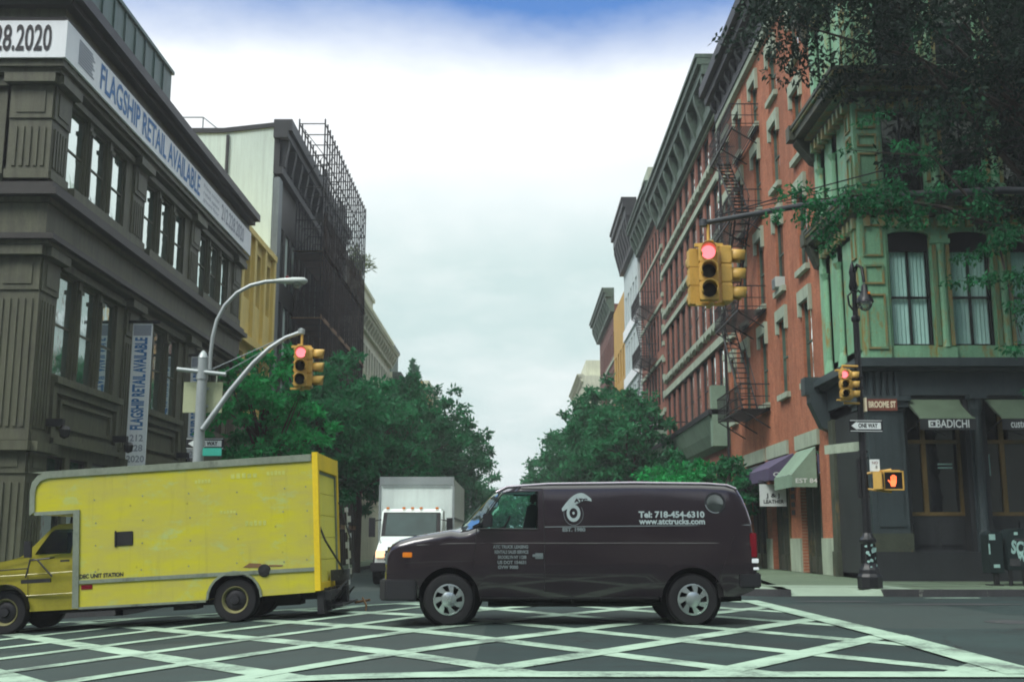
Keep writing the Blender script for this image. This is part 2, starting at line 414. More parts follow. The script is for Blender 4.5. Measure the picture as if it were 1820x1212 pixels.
# left block
pavement_block('pavement', -60, -8.88)
mb = MB()
n = 60
for i in range(n):
    xa, xb = -60+(51.3)*i/n, -60+51.3*(i+1)/n
    mb.faces([(xa, YK, gz(xa)-.1), (xb, YK, gz(xb)-.1), (xb, YK, gz(xb)+.153), (xa, YK, gz(xa)+.153), (xb, YK+.18, gz(xb)+.153), (xa, YK+.18, gz(xa)+.153)], [(0, 1, 2, 3), (3, 2, 4, 5)])
zk = gz(-8.8)
mb.box(-8.88, -8.7, YK, 480, zk-.3, zk+.153)
structure(mb.build('kerb', 'kerbstone'))
# right block: rounded corner, a dropped kerb ramp
XR0 = 4.55
corner = [(XR0, 480), (XR0, YK+1.6)]+[(XR0+1.6*(1-math.cos(t)), YK+1.6*(1-math.sin(t))) for t in [R(a) for a in (15, 30, 45, 60, 75, 90)]]
def offset_corner(e): return [(XR0+e, 480), (XR0+e, YK+1.6)]+[(XR0+1.6-(1.6-e)*math.cos(t), YK+1.6-(1.6-e)*math.sin(t)) for t in [R(a) for a in (15, 30, 45, 60, 75, 90)]]
ra, rb = 6.35, 7.75
ring_in = offset_corner(.17)
top = [(x, y, .15) for x, y in ring_in]+[(ra-.45, YK+.17, .15), (ra, YK+1.5, .15), (rb, YK+1.5, .15), (rb+.45, YK+.17, .15), (60, YK+.17, .15), (60, 480, .15)]
mb = MB(); mb.poly(top); structure(mb.build('pavement', 'pavement'))
mb = MB()
mb.faces([(ra-.45, YK+.17, .15), (ra, YK, .012), (rb, YK, .012), (rb+.45, YK+.17, .15), (ra, YK+1.5, .15), (rb, YK+1.5, .15), (ra-.45, YK, .012), (rb+.45, YK, .012)], [(0, 6, 1, 4), (1, 2, 5, 4), (2, 7, 3, 5)])
# newer concrete round the ramp
mb.faces([(5.2, YK+.55, .154), (5.9, YK+.30, .154), (5.9, YK+2.6, .154), (4.9, YK+2.6, .154), (9.0, YK+2.3, .154), (ra, YK+1.55, .154), (rb, YK+1.55, .154), (8.3, YK+.3, .154), (9.0, YK+.3, .154)], [(0, 1, 2, 3), (2, 5, 6, 4), (6, 7, 8, 4)])
structure(mb.build('kerb_ramp', 'pavement_new'))
mb = MB()
o_, i_ = corner, ring_in
for a in range(len(o_)-1):
    p, q, p2, q2 = o_[a], o_[a+1], i_[a], i_[a+1]
    mb.faces([(p[0], p[1], -.05), (q[0], q[1], -.05), (q[0], q[1], .153), (p[0], p[1], .153), (q2[0], q2[1], .153), (p2[0], p2[1], .153)], [(0, 1, 2, 3), (3, 2, 4, 5)])
mb.box(XR0+1.6, ra-.45, YK, YK+.17, -.05, .153); mb.box(rb+.45, 60, YK, YK+.17, -.05, .153)
structure(mb.build('kerb', 'kerbstone'))
# pavement joints
mb = MB()
for k in range(14): mb.box(9.6+k*1.5, 9.612+k*1.5, YK+.2, 30.9, .1505, .1545)
for k in range(3): mb.box(9.2, 30, YK+1.7+k*1.5, YK+1.712+k*1.5, .1505, .1545)
structure(mb.build('pavement_joints', 'kerbstone'))
# box junction markings
mb = MB()
bx0, bx1, by0, by1 = -11.6, 4.75, 10.72, 23.6
def clip(c, s):
    pts = []
    for x in (bx0, bx1):
        y = c+s*x
        if by0 <= y <= by1: pts.append((x, y))
    for y in (by0, by1):
        x = (y-c)/s
        if bx0 < x < bx1: pts.append((x, y))
    return sorted(pts) if len(pts) == 2 else None
def stripe(p, q, w, dz):
    p, q = Vector(p), Vector(q); L = (q-p).length
    if L < .3: return
    t = (q-p)/L; nn = Vector((-t.y, t.x))*w/2; k = max(1, int(L/.5)); pts = []
    for i in range(k+1):
        c = p+t*L*i/k
        for e in (c+nn, c-nn): pts.append((e.x, e.y, gz(e.x)+dz))
    mb.faces(pts, [(2*i, 2*i+1, 2*i+3, 2*i+2) for i in range(k)])
s1 = -1.40
for k in range(-5, 12):
    c = clip(7.95+3.1*k, s1)
    if c: stripe(*c, .33, .008)
for k in range(-5, 12):
    c = clip(8.2+3.28*k, 1.42)
    if c: stripe(*c, .33, .012)
stripe((bx0, by0), (bx1+.5, by0), .42, .016); stripe((bx0, by1), (bx1, by1), .3, .016)
stripe((bx1, by0), (bx1+.12, 15.0), .44, .020); stripe((bx1+.12, 15.0), (bx1+.05, by1), .38, .020)
structure(mb.build('road_markings', 'road_paint'))
# manhole and asphalt patches on the right
mb = MB(); mb.lathe([(0, .010), (.36, .010), (.40, .004)], (7.6, 17.6, 0), n=24)
tag(mb.build('manhole_cover', 'kerbstone'), 'round dark iron manhole cover in the bare asphalt at the right', 'manhole cover')
mb = MB()
for x, y, a, b in ((8.6, 22.4, 1.4, .35), (6.6, 23.5, .9, .25), (2.0, 9.6, 2.5, .3)):
    mb.poly([(x+a*math.cos(t)*random.uniform(.8, 1.1), y+b*math.sin(t)*random.uniform(.7, 1.1), .006) for t in [i*math.pi/8 for i in range(16)]])
structure(mb.build('road_patches', 'kerbstone'))
mb = MB(); mb.box(8.9, 10.1, 24.85, 25.0, .0, .006)
structure(mb.build('road_marking_dash', 'road_paint'))

# ------------------------------------------------------------------ buildings
def wall(mb, u0, u1, z0, z1, ops, depth, m=0, mr=None):
    us = sorted({u0, u1, *[o[0] for o in ops], *[o[1] for o in ops]}); zs = sorted({z0, z1, *[o[2] for o in ops], *[o[3] for o in ops]})
    us = [u for u in us if u0 <= u <= u1]; zs = [z for z in zs if z0 <= z <= z1]
    for i in range(len(us)-1):
        for j in range(len(zs)-1):
            cu, cz = (us[i]+us[i+1])/2, (zs[j]+zs[j+1])/2
            if any(o[0] < cu < o[1] and o[2] < cz < o[3] for o in ops): continue
            mb.poly([(us[i], 0, zs[j]), (us[i+1], 0, zs[j]), (us[i+1], 0, zs[j+1]), (us[i], 0, zs[j+1])], m)
    for a, b, c, d in ops:
        q = [(a, c), (b, c), (b, d), (a, d)]
        for k in range(4):
            p, r = q[k], q[(k+1) % 4]
            mb.poly([(p[0], 0, p[1]), (r[0], 0, r[1]), (r[0], -depth, r[1]), (p[0], -depth, p[1])], m if mr is None else mr)
def shell(mb, u0, u1, D, z0, z1, m=0, front=False):
    "closed sides, back and roof of a block D deep"
    P = lambda u, d, z: (u, d, z)
    mb.poly([P(u0, 0, z0), P(u0, -D, z0), P(u0, -D, z1), P(u0, 0, z1)], m); mb.poly([P(u1, 0, z0), P(u1, 0, z1), P(u1, -D, z1), P(u1, -D, z0)], m)
    mb.poly([P(u0, -D, z0), P(u1, -D, z0), P(u1, -D, z1), P(u0, -D, z1)], m); mb.poly([P(u0, 0, z1), P(u0, -D, z1), P(u1, -D, z1), P(u1, 0, z1)], m)
def windows(parent, T, spots, w, h, depth, fm='black_paint', gm='glass', rail=True, mullion=False, sill=None, lintel=None, curtain=None, bar=.07):
    "one window with its pane, sill, lintel; the rest are copies of it"
    u, z = spots[0]
    mb = MB(T); d0, d1 = -depth-.02, -depth+.07
    mb.box(u, u+bar, d0, d1, z, z+h); mb.box(u+w-bar, u+w, d0, d1, z, z+h); mb.box(u+bar, u+w-bar, d0, d1, z, z+bar); mb.box(u+bar, u+w-bar, d0, d1, z+h-bar, z+h)
    if rail: mb.box(u+bar, u+w-bar, d0, d1-.02, z+h*.5-.03, z+h*.5+.03)
    if mullion: mb.box(u+w/2-.02, u+w/2+.02, d0, d1-.03, z+bar, z+h-bar)
    win = mb.build('window', fm, parent)
    mb = MB(T); mb.poly([(u+bar*.5, d0+.04, z+bar*.5), (u+w-bar*.5, d0+.04, z+bar*.5), (u+w-bar*.5, d0+.04, z+h-bar*.5), (u+bar*.5, d0+.04, z+h-bar*.5)])
    mb.build('pane', gm, win)
    if sill:
        ex, hh, pr, sm = sill; mb = MB(T); mb.box(u-ex, u+w+ex, -.06, pr, z-hh, z-.002); mb.build('sill', sm, win)
    if lintel:
        ex, hh, pr, lm, ear = lintel; mb = MB(T); mb.box(u-ex, u+w+ex, -.06, pr, z+h+.002, z+h+hh)
        if ear: mb.box(u-ex, u-.004, -.06, pr-.003, z+h-ear, z+h); mb.box(u+w+.004, u+w+ex, -.06, pr-.003, z+h-ear, z+h)
        mb.build('lintel', lm, win)
    if curtain:
        mb = MB(T); k = 14
        for (a, b) in ((u+.06, u+w*.49), (u+w*.51, u+w-.06)):
            pts = []
            for i in range(k+1): pts += [(a+(b-a)*i/k, -depth-.07+.02*math.sin(i*2.1), z+.05), (a+(b-a)*i/k, -depth-.07+.02*math.sin(i*2.1), z+h-.05)]
            mb.faces(pts, [(2*i, 2*i+2, 2*i+3, 2*i+1) for i in range(k)])
        mb.build('curtain', 'curtain', win)
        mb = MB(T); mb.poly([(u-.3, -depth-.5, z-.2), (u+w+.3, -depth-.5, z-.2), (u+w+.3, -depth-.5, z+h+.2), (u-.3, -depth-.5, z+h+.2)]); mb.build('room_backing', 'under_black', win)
    o = T(u, 0, z)
    for (a, b) in spots[1:]: copy_tree(win, parent, T(a, 0, b)-o)
    return win
def repeat(o, T, parent, shifts):
    z = T(0, 0, 0)
    for du, dz in shifts: copy_tree(o, parent, T(du, 0, dz)-z)

# --- A: the olive cast iron building on the left corner
A = thing('iron_front_building', 'dark olive cast iron corner building with fluted piers, standing behind the yellow truck', 'building', (-13.1, 30, gz(-13.1)))
FL, FLf = frame((-13.1, 30, 0), (0, 1, 0), (1, 0, 0)), frame((-13.1, 30, 0), (-1, 0, 0), (0, -1, 0))
WU = [1.28, 3.02, 4.76]; WW = 1.36; PITCH = 6.83
zb = -1.3
sp = [b*PITCH+w for b in range(3) for w in WU]
spf = [b*PITCH+w for b in range(2) for w in WU]
mb = MB(FL); dp = .16
wall(mb, 0, 21.8, zb, 16.2, [(u, u+WW, z0, z1) for u in sp for z0, z1 in ((5.85, 8.85), (11.35, 13.85), (.3, 3.6))], dp)
shell(mb, 0, 21.8, 24, zb, 16.2)
mb.T = FLf; wall(mb, 0, 15, zb, 16.2, [(u, u+WW, z0, z1) for u in spf for z0, z1 in ((5.85, 8.85), (11.35, 13.85), (.3, 3.6))], dp)
mb.build('wall', 'iron_olive', A)
for T, s in ((FL, sp), (FLf, spf)):
    windows(A, T, [(u, 11.35) for u in s], WW, 2.5, dp, 'iron_olive', 'glass_bright')
    windows(A, T, [(u, 5.85) for u in s], WW, 3.0, dp, 'iron_olive', 'glass_bright')
    windows(A, T, [(u, .3) for u in s], WW, 3.3, dp, 'iron_olive_dark', 'glass')
def pilaster_order(T, u0, u1, zlo, zblk, zcap):
    mb = MB(T)
    mb.box(u0, u1, -.02, .05, zlo, zblk)                       # shaft with flutes
    k = 5; w = (u1-u0-.3)/(2*k-1)
    for i in range(k): mb.box(u0+.15+2*i*w, u0+.15+2*i*w+w, .04, .09, zlo+.35, zblk-.25)
    mb.box(u0, u1, -.02, .10, zblk, zcap-.28)           # panelled block
    mb.box(u0+.2, u1-.2, .09, .13, zblk+.16, zcap-.42)
    mb.box(u0-.12, u1+.12, -.02, .34, zcap-.26, zcap)           # cap
    mb.box(u0-.03, u1+.03, -.02, .12, zlo-.02, zlo+.25)
    return mb
for T, us in ((FL, [(.0, 1.15), (PITCH-.05, PITCH+1.15), (2*PITCH-.05, 2*PITCH+1.15), (3*PITCH+.0, 21.8)]), (FLf, [(-.05, 1.15), (PITCH-.05, PITCH+1.15), (2*PITCH-.05, 2*PITCH+1.15)])):
    for (u0, u1) in us:
        pilaster_order(T, u0, u1, 11.2, 12.95, 14.2).build('pilaster', 'iron_olive', A)
        pilaster_order(T, u0, u1, 3.9, 8.0, 9.2).build('pilaster', 'iron_olive', A)
        pilaster_order(T, u0, u1, zb+.3, 3.0, 3.85).build('pilaster', 'iron_olive', A)
for T, s, n in ((FL, sp, 3), (FLf, spf, 2)):
    for b in range(n):
        for i in (0, 1):
            for z0, z1 in ((11.3, 13.9), (5.85, 8.9)):
                a = b*PITCH+WU[i]+WW+.02; c = b*PITCH+WU[i+1]-.02
                mb = MB(T); mb.box(a+.06, c-.06, -.02, .05, z0, z1); mb.box(a+.12, c-.12, .04, .09, z0+.25, z1-.45); mb.box(a+.03, c-.03, -.02, .12, z1-.42, z1-.3); mb.build('colonnette', 'iron_olive', A)
        a, c = b*PITCH+1.22, b*PITCH+6.55
        mb = MB(T)
        for x0, x1, z0, z1, d in ((a, c, 5.6, 5.8, .22), (a, c, 3.9, 4.05, .2), (a, a+.25, 4.05, 5.6, .12), (c-.25, c, 4.05, 5.6, .12), (a+.25, c-.25, 5.35, 5.6, .12), (a+.25, c-.25, 4.05, 4.25, .12), (a+.6, c-.6, 5.1, 5.2, .1), (a+.6, c-.6, 4.4, 4.5, .1), (a+.6, a+.7, 4.5, 5.1, .1), (c-.7, c-.6, 4.5, 5.1, .1)):
            mb.box(x0, x1, -.02, d, z0, z1)
        mb.build('panel', 'iron_olive', A)
        mb = MB(T)                                             # lintel rail over the three windows
        mb.box(a, c, -.02, .14, 13.9, 14.1); mb.box(a, c, -.02, .14, 8.9, 9.1); mb.box(a, c, -.02, .3, 11.0, 11.3)
        mb.build('rail', 'iron_olive', A)
mb = MB()
for T, u0, u1 in ((FL, 0, 21.8), (FLf, 0, 15)):
    mb.T = T; c = 0 if T is FL else 1
    for z0, z1, d, m in ((9.22, 9.34, .34, 0), (9.34, 9.5, .5, 1), (9.5, 10.45, .14, 0), (10.45, 10.6, .24, 0), (10.6, 10.78, .5, 1), (10.78, 11.0, .34, 1), (14.22, 14.36, .3, 0), (14.36, 14.54, .42, 0)):
        mb.box(u0-c*d, u1, -.02, d, z0, z1, m)
mb.build('belt_course', ['iron_olive', 'iron_olive_dark'], A)
mb = MB()
for T, u0, u1 in ((FL, 0, 22.0), (FLf, 0, 15)):
    mb.T = T; c = 0 if T is FL else 1
    for z0, z1, d, m in ((15.68, 15.82, .42, 1), (15.82, 16.12, .34, 0), (16.12, 16.3, .62, 1), (16.3, 16.62, .85, 1), (16.62, 16.7, .75, 1)):
        mb.box(u0-c*d, u1, -.02, d, z0, z1, m)
mb.build('cornice', ['iron_olive', 'iron_olive_dark'], A)
mb = MB(); mb.box(-24, -15.1, 30.9, 46.4, 16.2, 21.4)
k = 13
for i in range(k): mb.box(-15.1, -15.03, 31.0+i*15.3/k, 31.0+i*15.3/k+.05, 16.25, 21.35)
mb.box(-24.1, -15.0, 30.8, 46.5, 21.4, 21.55)
mb.build('penthouse', 'corrugated', A)
# long banner under the cornice
S = thing('roof_banner', 'white banner reading flagship retail available, wrapped round the roofline of the olive building', 'banner', (-12.6, 30, 14.6))
mb = MB(FL); mb.box(-.55, 21.75, .43, .50, 14.56, 15.66); mb.build('long_face', 'vinyl_white', S)
mb = MB(FLf); mb.box(-.43, 9, .46, .53, 14.56, 15.66); mb.build('short_face', 'vinyl_white', S)
xx = -13.1+.512
lettering(S, 'FLAGSHIP RETAIL AVAILABLE', (xx, 30+7.5, 15.1), (0, 1, 0), (0, 0, 1), 1.12, 'ink_blue', .02, fit=10.9)
lettering(S, '212.228.2020', (xx, 30+18.3, 15.1), (0, 1, 0), (0, 0, 1), .95, 'ink_grey', .012, fit=4.0)
for j, ln in enumerate(('Prime corner', 'retail space', 'ground floor')):
    lettering(S, ln, (xx, 30+14.7, 15.38-.28*j), (0, 1, 0), (0, 0, 1), .24, 'ink_grey', 0, fit=2.4)
mb = MB(FL)
for j in range(9): mb.box(.35, 1.55-.1*(j % 3), .505, .515, 14.78+j*.085, 14.78+j*.085+.045)
mb.build('small_print', 'ink_grey', S)
lettering(S, '212.228.2020', (-13.1+.08, 30-.545, 15.1), (1, 0, 0), (0, 0, 1), 1.08, 'ink_black', .02, fit=2.75, align='RIGHT')
# vertical banners
def blade_banner(Y, label):
    b = thing('blade_banner', label, 'banner', (-12.75, Y, 6.0), group='vertical banners on the olive building')
    x0, x1 = -12.85, -12.2
    mb = MB(); mb.box(x0-.25, x1+.25, Y-.05, Y+.05, 8.42, 8.52); mb.box(x0-.25, x1+.2, Y-.05, Y+.05, 2.35, 2.42); mb.build('bracket', 'black_iron', b)
    mb = MB(); mb.box(x0, x1, Y-.03, Y+.03, 2.42, 8.42); mb.build('cloth', 'vinyl_white', b)
    c = (x0+x1)/2
    lettering(b, 'FLAGSHIP RETAIL AVAILABLE', (c, Y-.035, 6.38), (0, 0, 1), (-1, 0, 0), .56, 'ink_blue', .02, fit=3.1)
    for z, t in ((4.55, '212'), (4.22, '228'), (3.86, '2020')): lettering(b, t, (c, Y-.035, z), (1, 0, 0), (0, 0, 1), .3, 'ink_grey', .006)
    mb = MB(); mb.box(x0+.03, x1-.03, Y-.036, Y-.031, 8.0, 8.36); mb.build('logo_block', 'ink_grey', b)
    return b
blade_banner(37.0, 'tall vertical white banner with blue letters, hanging above the yellow truck')
blade_banner(43.9, 'vertical white banner mostly hidden behind the grey street light pole')
for y in (31, 36.2, 43.1):
    mb = MB(); mb.box(-13.0, -12.55, y-.1, y+.1, 4.35, 4.55); mb.lathe([(0, -.35), (.12, -.3), (.16, -.1), (.1, 0), (0, 0)], (-12.5, y, 4.35), n=10)
    mb.build('wall_light', 'black_iron', A)

# --- B: the yellow building
B = thing('yellow_building', 'narrow bright yellow building beside the olive iron front', 'building', (-13.1, 51.8, gz(-13.1)))
T = frame((-13.15, 51.83, 0), (0, 1, 0), (1, 0, 0))
mb = MB(T); ops = [(u, u+1.5, z0, z1) for u in (.75, 3.0, 5.25) for z0, z1 in ((12.9, 15.6),)]+[(u, u+1.0, 7.6, 10.2) for u in (.5, 1.9, 3.3, 4.7, 6.1)]
wall(mb, 0, 7.4, zb, 16.2, ops, .35); shell(mb, 0, 7.4, 12, zb, 16.2); mb.build('wall', 'yellow_facade', B)
windows(B, T, [(u, 12.9) for u in (.75, 3.0, 5.25)], 1.5, 2.7, .35, 'yellow_facade', 'glass_bright', mullion=True)
windows(B, T, [(u, 7.6) for u in (.5, 1.9, 3.3, 4.7, 6.1)], 1.0, 2.6, .35, 'iron_olive', 'glass')
for u in (.0, 2.45, 4.7, 6.95):
    mb = MB(T); mb.box(u, u+.45, -.02, .18, 10.95, 16.1); mb.build('pilaster', 'yellow_facade', B)
mb = MB(T); mb.box(-.01, 7.41, -.02, .3, 10.6, 10.95); mb.build('band', 'yellow_facade', B); mb = MB(T); mb.box(-.01, 7.41, -.02, .22, 16.1, 16.4); mb.build('cornice', 'yellow_facade', B)
mb = MB(T); mb.box(0, 7.4, -.02, .1, 5, 7.3); mb.build('fascia', 'iron_olive', B)

# --- D: loft building with the bare pale side wall, dark iron front
D = thing('loft_building', 'tall building with bare pale rendered side wall and heavy dark iron cornice', 'building', (-13.3, 59.3, gz(-13.1)))
mb = MB()
side = [(-13.35, zb), (-13.35, 23.3), (-17.3, 24.0), (-32, 24.2), (-32, zb)]
side = [(-13.35, zb), (-13.35, 23.9), (-16.2, 23.55), (-32, 23.5), (-32, zb)]
mb.prism(side, 59.3, 82, axis=1); mb.build('wall', 'white_wall', D)
mb = MB(); mb.prism([(-13.3, 23.9), (-13.3, 24.15), (-16.2, 23.82), (-32, 23.78), (-32, 23.5), (-16.2, 23.55)], 59.2, 82, axis=1); mb.build('parapet', 'cornice_dark', D)
mb = MB(); mb.tube([(-15.95, 59.22, 17.0), (-15.95, 59.22, 23.4)], .09, 8); mb.build('downpipe', 'kerbstone', D)
mb = MB()
for x in (-25, -22.5, -20, -17.6): mb.tube([(x, 60.0, 23.7), (x, 60.0, 24.75)], .035, 6)
mb.tube([(-25, 60, 24.75), (-17.6, 60, 24.75), (-16.8, 60, 24.1)], .035, 6); mb.build('roof_railing', 'metal_grey', D)
T = frame((-13.35, 59.3, 0), (0, 1, 0), (1, 0, 0))
fops = [(u, u+1.3, z, z+3.0) for u in [1.2+1.9*i for i in range(11)] for z in (3.0, 7.2, 11.4, 15.6)]
mb = MB(T); mb.box(0, .9, -.02, .35, zb, 21.0, 1); mb.box(.9, 1.05, -.02, .2, zb, 20.8, 0)
mb.build('pilaster', ['iron_olive_dark', 'metal_grey'], D)
mb = MB(frame((-13.2, 59.3, 0), (0, 1, 0), (1, 0, 0))); wall(mb, .0, 22.7, zb, 21.2, fops, .45); mb.build('facade', 'iron_olive_dark', D)
windows(D, frame((-13.2, 59.3, 0), (0, 1, 0), (1, 0, 0)), [(o[0], o[2]) for o in fops], 1.3, 3.0, .4, 'iron_olive_dark', 'glass_far')
mb = MB(T); mb.box(-.01, 22.7, -.02, .5, 21.2, 21.6); mb.box(-.01, 22.7, -.02, .3, 21.6, 23.2); mb.box(-.3, 22.7, -.02, .8, 23.2, 23.6); mb.box(-.3, 22.7, -.02, 1.0, 23.6, 24.25)
mb.build('cornice', 'cornice_dark', D)
for i in range(12): mb = MB(T); mb.prism([(.302, 21.7), (.55, 21.7), (.75, 22.9), (.75, 23.19), (.302, 23.19)], .2+i*1.95, .6+i*1.95, axis=0); mb.build('bracket', 'cornice_dark', D)

# --- scaffold wrapped round that front
SC = thing('scaffold', 'tall rusty tube scaffold with dark netting, open frames standing above the roofs', 'scaffold', (-12.2, 64, gz(-12)))
xs = (-12.95, -11.40); ys = [64.0+1.85*i for i in range(11)]; zs = [1.9+2.0*i for i in range(13)]
mb = MB(); mb.tube([(xs[0], ys[0], zb), (xs[0], ys[0], 26.2)], .05, 6); sd_ = mb.build('standard', 'black_iron', SC)
for y in ys+[q+.92 for q in ys[:-1]]:
    for x in xs:
        if (x, y) != (xs[0], ys[0]): copy_tree(sd_, SC, (x-xs[0], y-ys[0], 0))
for z in zs:
    mb = MB()
    for x in xs:
        mb.tube([(x, ys[0], z), (x, ys[-1], z)], .04, 5)
        if z < 25: mb.tube([(x, ys[0], z+1.0), (x, ys[-1], z+1.0)], .025, 5)
    for y in ys: mb.tube([(xs[0], y, z), (xs[1], y, z)], .04, 5)
    mb.build('ledger', 'black_iron', SC)
def brace(a, b, r): mb = MB(); mb.tube([a, b], r, 5); return mb.build('brace', 'black_iron', SC)
b1 = brace((xs[1], ys[0], zs[0]), (xs[1], ys[1], zs[1]), .028); b2 = brace((xs[0], ys[0], zs[0]), (xs[1], ys[0], zs[1]), .025); b3 = brace((xs[1], ys[0], zs[1]), (xs[0], ys[0], zs[2]), .025)
for i in range(10):
    for j in range(len(zs)-1):
        if (i+j) % 2 == 0 and (i, j) != (0, 0): copy_tree(b1, SC, (0, ys[i]-ys[0], zs[j]-zs[0]))
for j in range(2, len(zs)-1): copy_tree(b2 if j % 2 == 0 else b3, SC, (0, 0, zs[j]-zs[j % 2]))
mat('scaffold_board', (.20, .11, .05), .8, var=.4)
for z in zs[:9:2]+[zs[8]]:
    mb = MB(); mb.box(xs[0]-.1, xs[1]+.12, ys[0]-.15, ys[-1]+.1, z+.05, z+.11); mb.box(xs[1]+.06, xs[1]+.1, ys[0]-.1, ys[-1], z+.11, z+.32); mb.build('platform', 'scaffold_board', SC)
for (z0, z1) in ((zb, 6.0), (6.05, 10.0), (10.05, 14.0), (14.05, 17.9), (17.95, 20.4)):
    mb = MB(); x = xs[1]+.08
    k = 24; pts = []
    for i in range(k+1): pts += [(x+.05*math.sin(i*1.7), ys[0]-.1+(ys[-1]-ys[0]+.2)*i/k, z0), (x+.05*math.sin(i*1.7+1), ys[0]-.1+(ys[-1]-ys[0]+.2)*i/k, z1)]
    mb.faces(pts, [(2*i, 2*i+1, 2*i+3, 2*i+2) for i in range(k)])
    if z0 < 17: mb.poly([(xs[0], ys[0]-.12, z0), (x, ys[0]-.12, z0), (x, ys[0]-.12, z1), (xs[0], ys[0]-.12, z1)])
    mb.build('net', 'netting', SC, recalc=False)

# --- generic street front
def street_front(root, T, W, z1, depth, wm, rows, ucols, w, reveal, cornice=None, frame_m='black_paint', glass='glass_far', sill=None, lintel=None, bands=(), band_m='stone_pale', Dp=14, rail=True):
    ops = [(u, u+w, z, z+h) for z, h in rows for u in ucols]
    mb = MB(T); wall(mb, 0, W, zb, z1, ops, reveal); shell(mb, 0, W, Dp, zb, z1); mb.build('wall', wm, root)
    hs = {}
    for z, h in rows: hs.setdefault(round(h, 2), []).append(z)
    for h, zz in hs.items(): windows(root, T, [(u, z) for z in zz for u in ucols], w, h, reveal-.05, frame_m, glass, rail=rail, sill=sill, lintel=lintel)
    for z0, z1_, d in bands:
        mb = MB(T); mb.box(0, W, -.02, d, z0, z1_); mb.build('band', band_m, root)
    if cornice:
        z0, z2, d, cm, nb = cornice; mb = MB(T); H = z2-z0
        mb.box(-.02, W+.02, -.02, d*.35, z0, z0+H*.2); mb.box(-.02, W+.02, -.02, d*.25, z0+H*.2, z0+H*.62); mb.box(-.04, W+.04, -.02, d*.8, z0+H*.62, z0+H*.8); mb.box(-.06, W+.06, -.02, d, z0+H*.8, z0+H*.93); mb.box(-.08, W+.08, -.02, d*1.1, z0+H*.93, z2)
        mb.build('cornice', cm, root)
        for i in range(nb):
            mb = MB(T); u = .1+(W-.6)*i/(nb-1); mb.prism([(.2, z0+H*.02), (d*.35, z0+H*.02), (d*.78, z0+H*.5), (d*.78, z0+H*.615), (.2, z0+H*.615)], u, u+.38, axis=0); mb.build('bracket', cm, root)
# --- E: cream building far left, and what stands beyond
E = thing('cream_building', 'pale cream stone building with roof balustrade beyond the scaffold', 'building', (-13.1, 84, gz(-13.1)))
T = frame((-13.0, 84.0, 0), (0, 1, 0), (1, 0, 0))
street_front(E, T, 31, 20.2, .3, 'cream_facade', [(z, 2.4) for z in (4.5, 8.2, 11.9, 15.6)], [.8+1.9*i for i in range(16)], 1.15, .4, (18.8, 20.2, .9, 'cream_facade', 20), bands=((7.4, 7.7, .2), (11.1, 11.4, .2), (14.8, 15.1, .25)), band_m='cream_facade', sill=(.1, .12, .1, 'cream_facade'))
mb = MB(T)
for i in range(60): mb.box(.2+i*.51, .2+i*.51+.2, .2, .4, 20.2, 21.2)
mb.box(0, 31, .15, .45, 21.2, 21.4); mb.build('balustrade', 'cream_facade', E)
mb = MB(T); mb.box(13, 21, -6, -.6, 20.2, 23.6); mb.box(12.8, 21.2, -6.2, -.4, 23.6, 23.9); mb.build('penthouse', 'cream_facade', E)
G = thing('distant_stone_building', 'weathered stone building behind the left trees, far down the street', 'building', (-13, 116, 0))
T = frame((-12.8, 116, 0), (0, 1, 0), (1, 0, 0))
street_front(G, T, 26, 18.6, .3, 'cream_facade', [(z, 2.4) for z in (4.5, 8.2, 11.9, 15.2)], [.8+2.1*i for i in range(12)], 1.15, .4, (17.4, 18.6, .8, 'cornice_green', 14))
mb = MB(T); mb.box(2, 9, -7, -.4, 18.6, 21.8); mb.box(1.8, 9.2, -7.2, -.2, 21.8, 22.1); mb.build('roof_house', 'cornice_green', G)
G2 = thing('distant_brown_building', 'small brown roofed building showing over the left trees', 'building', (-12, 143, 0))
street_front(G2, frame((-11.8, 143, 0), (0, 1, 0), (1, 0, 0)), 30, 21.5, .3, 'ochre_facade', [(z, 2.4) for z in (8.2, 11.9, 15.2)], [.8+2.1*i for i in range(14)], 1.15, .4, (20.4, 21.5, .7, 'cream_facade', 14))

# --- F: green cast iron corner building with the slate shopfront
F = thing('green_iron_building', 'rust streaked green cast iron corner building over a dark slate shopfront', 'building', (9.9, 31, .15))
FR, FF = frame((9.9, 31, 0), (0, 1, 0), (-1, 0, 0)), frame((9.9, 31, 0), (1, 0, 0), (0, -1, 0))
fu = [.76+1.72*i for i in range(9)]; fw = 1.18
su = [1.0, 2.35]; sw = .85
flo = [(6.62, 9.95), (11.1, 13.6), (15.0, 17.7), (18.6, 20.8)]
rv = .20
mb = MB(FF)
wall(mb, 0, 17, 6.22, 21.6, [(u, u+fw, a, b) for u in fu for a, b in flo], rv)
shell(mb, 0, 17, 4, 6.22, 21.6)
mb.T = FR; wall(mb, 0, 4.0, 6.22, 21.6, [(u, u+sw, a, b) for u in su for a, b in flo], rv)
def arch(mb, u0, u1, zt, d0, d1, rise=.13):
    k = 8; mid = (u0+u1)/2; r = (u1-u0)/2
    for sgn in (-1, 1):
        e = mid+sgn*r
        arc = [(mid+sgn*r*math.cos(t), zt-rise+rise*math.sin(t)) for t in [math.pi/2*i/k for i in range(k+1)]]
        mb.prism([(e, zt)]+arc, d0, d1, axis=1)
for T, us, w in ((FF, fu, fw), (FR, su, sw)):
    mb.T = T
    for u in us:
        for a, b in flo: arch(mb, u, u+w, b, -.24, -.002)
mb.build('wall', 'iron_green', F)
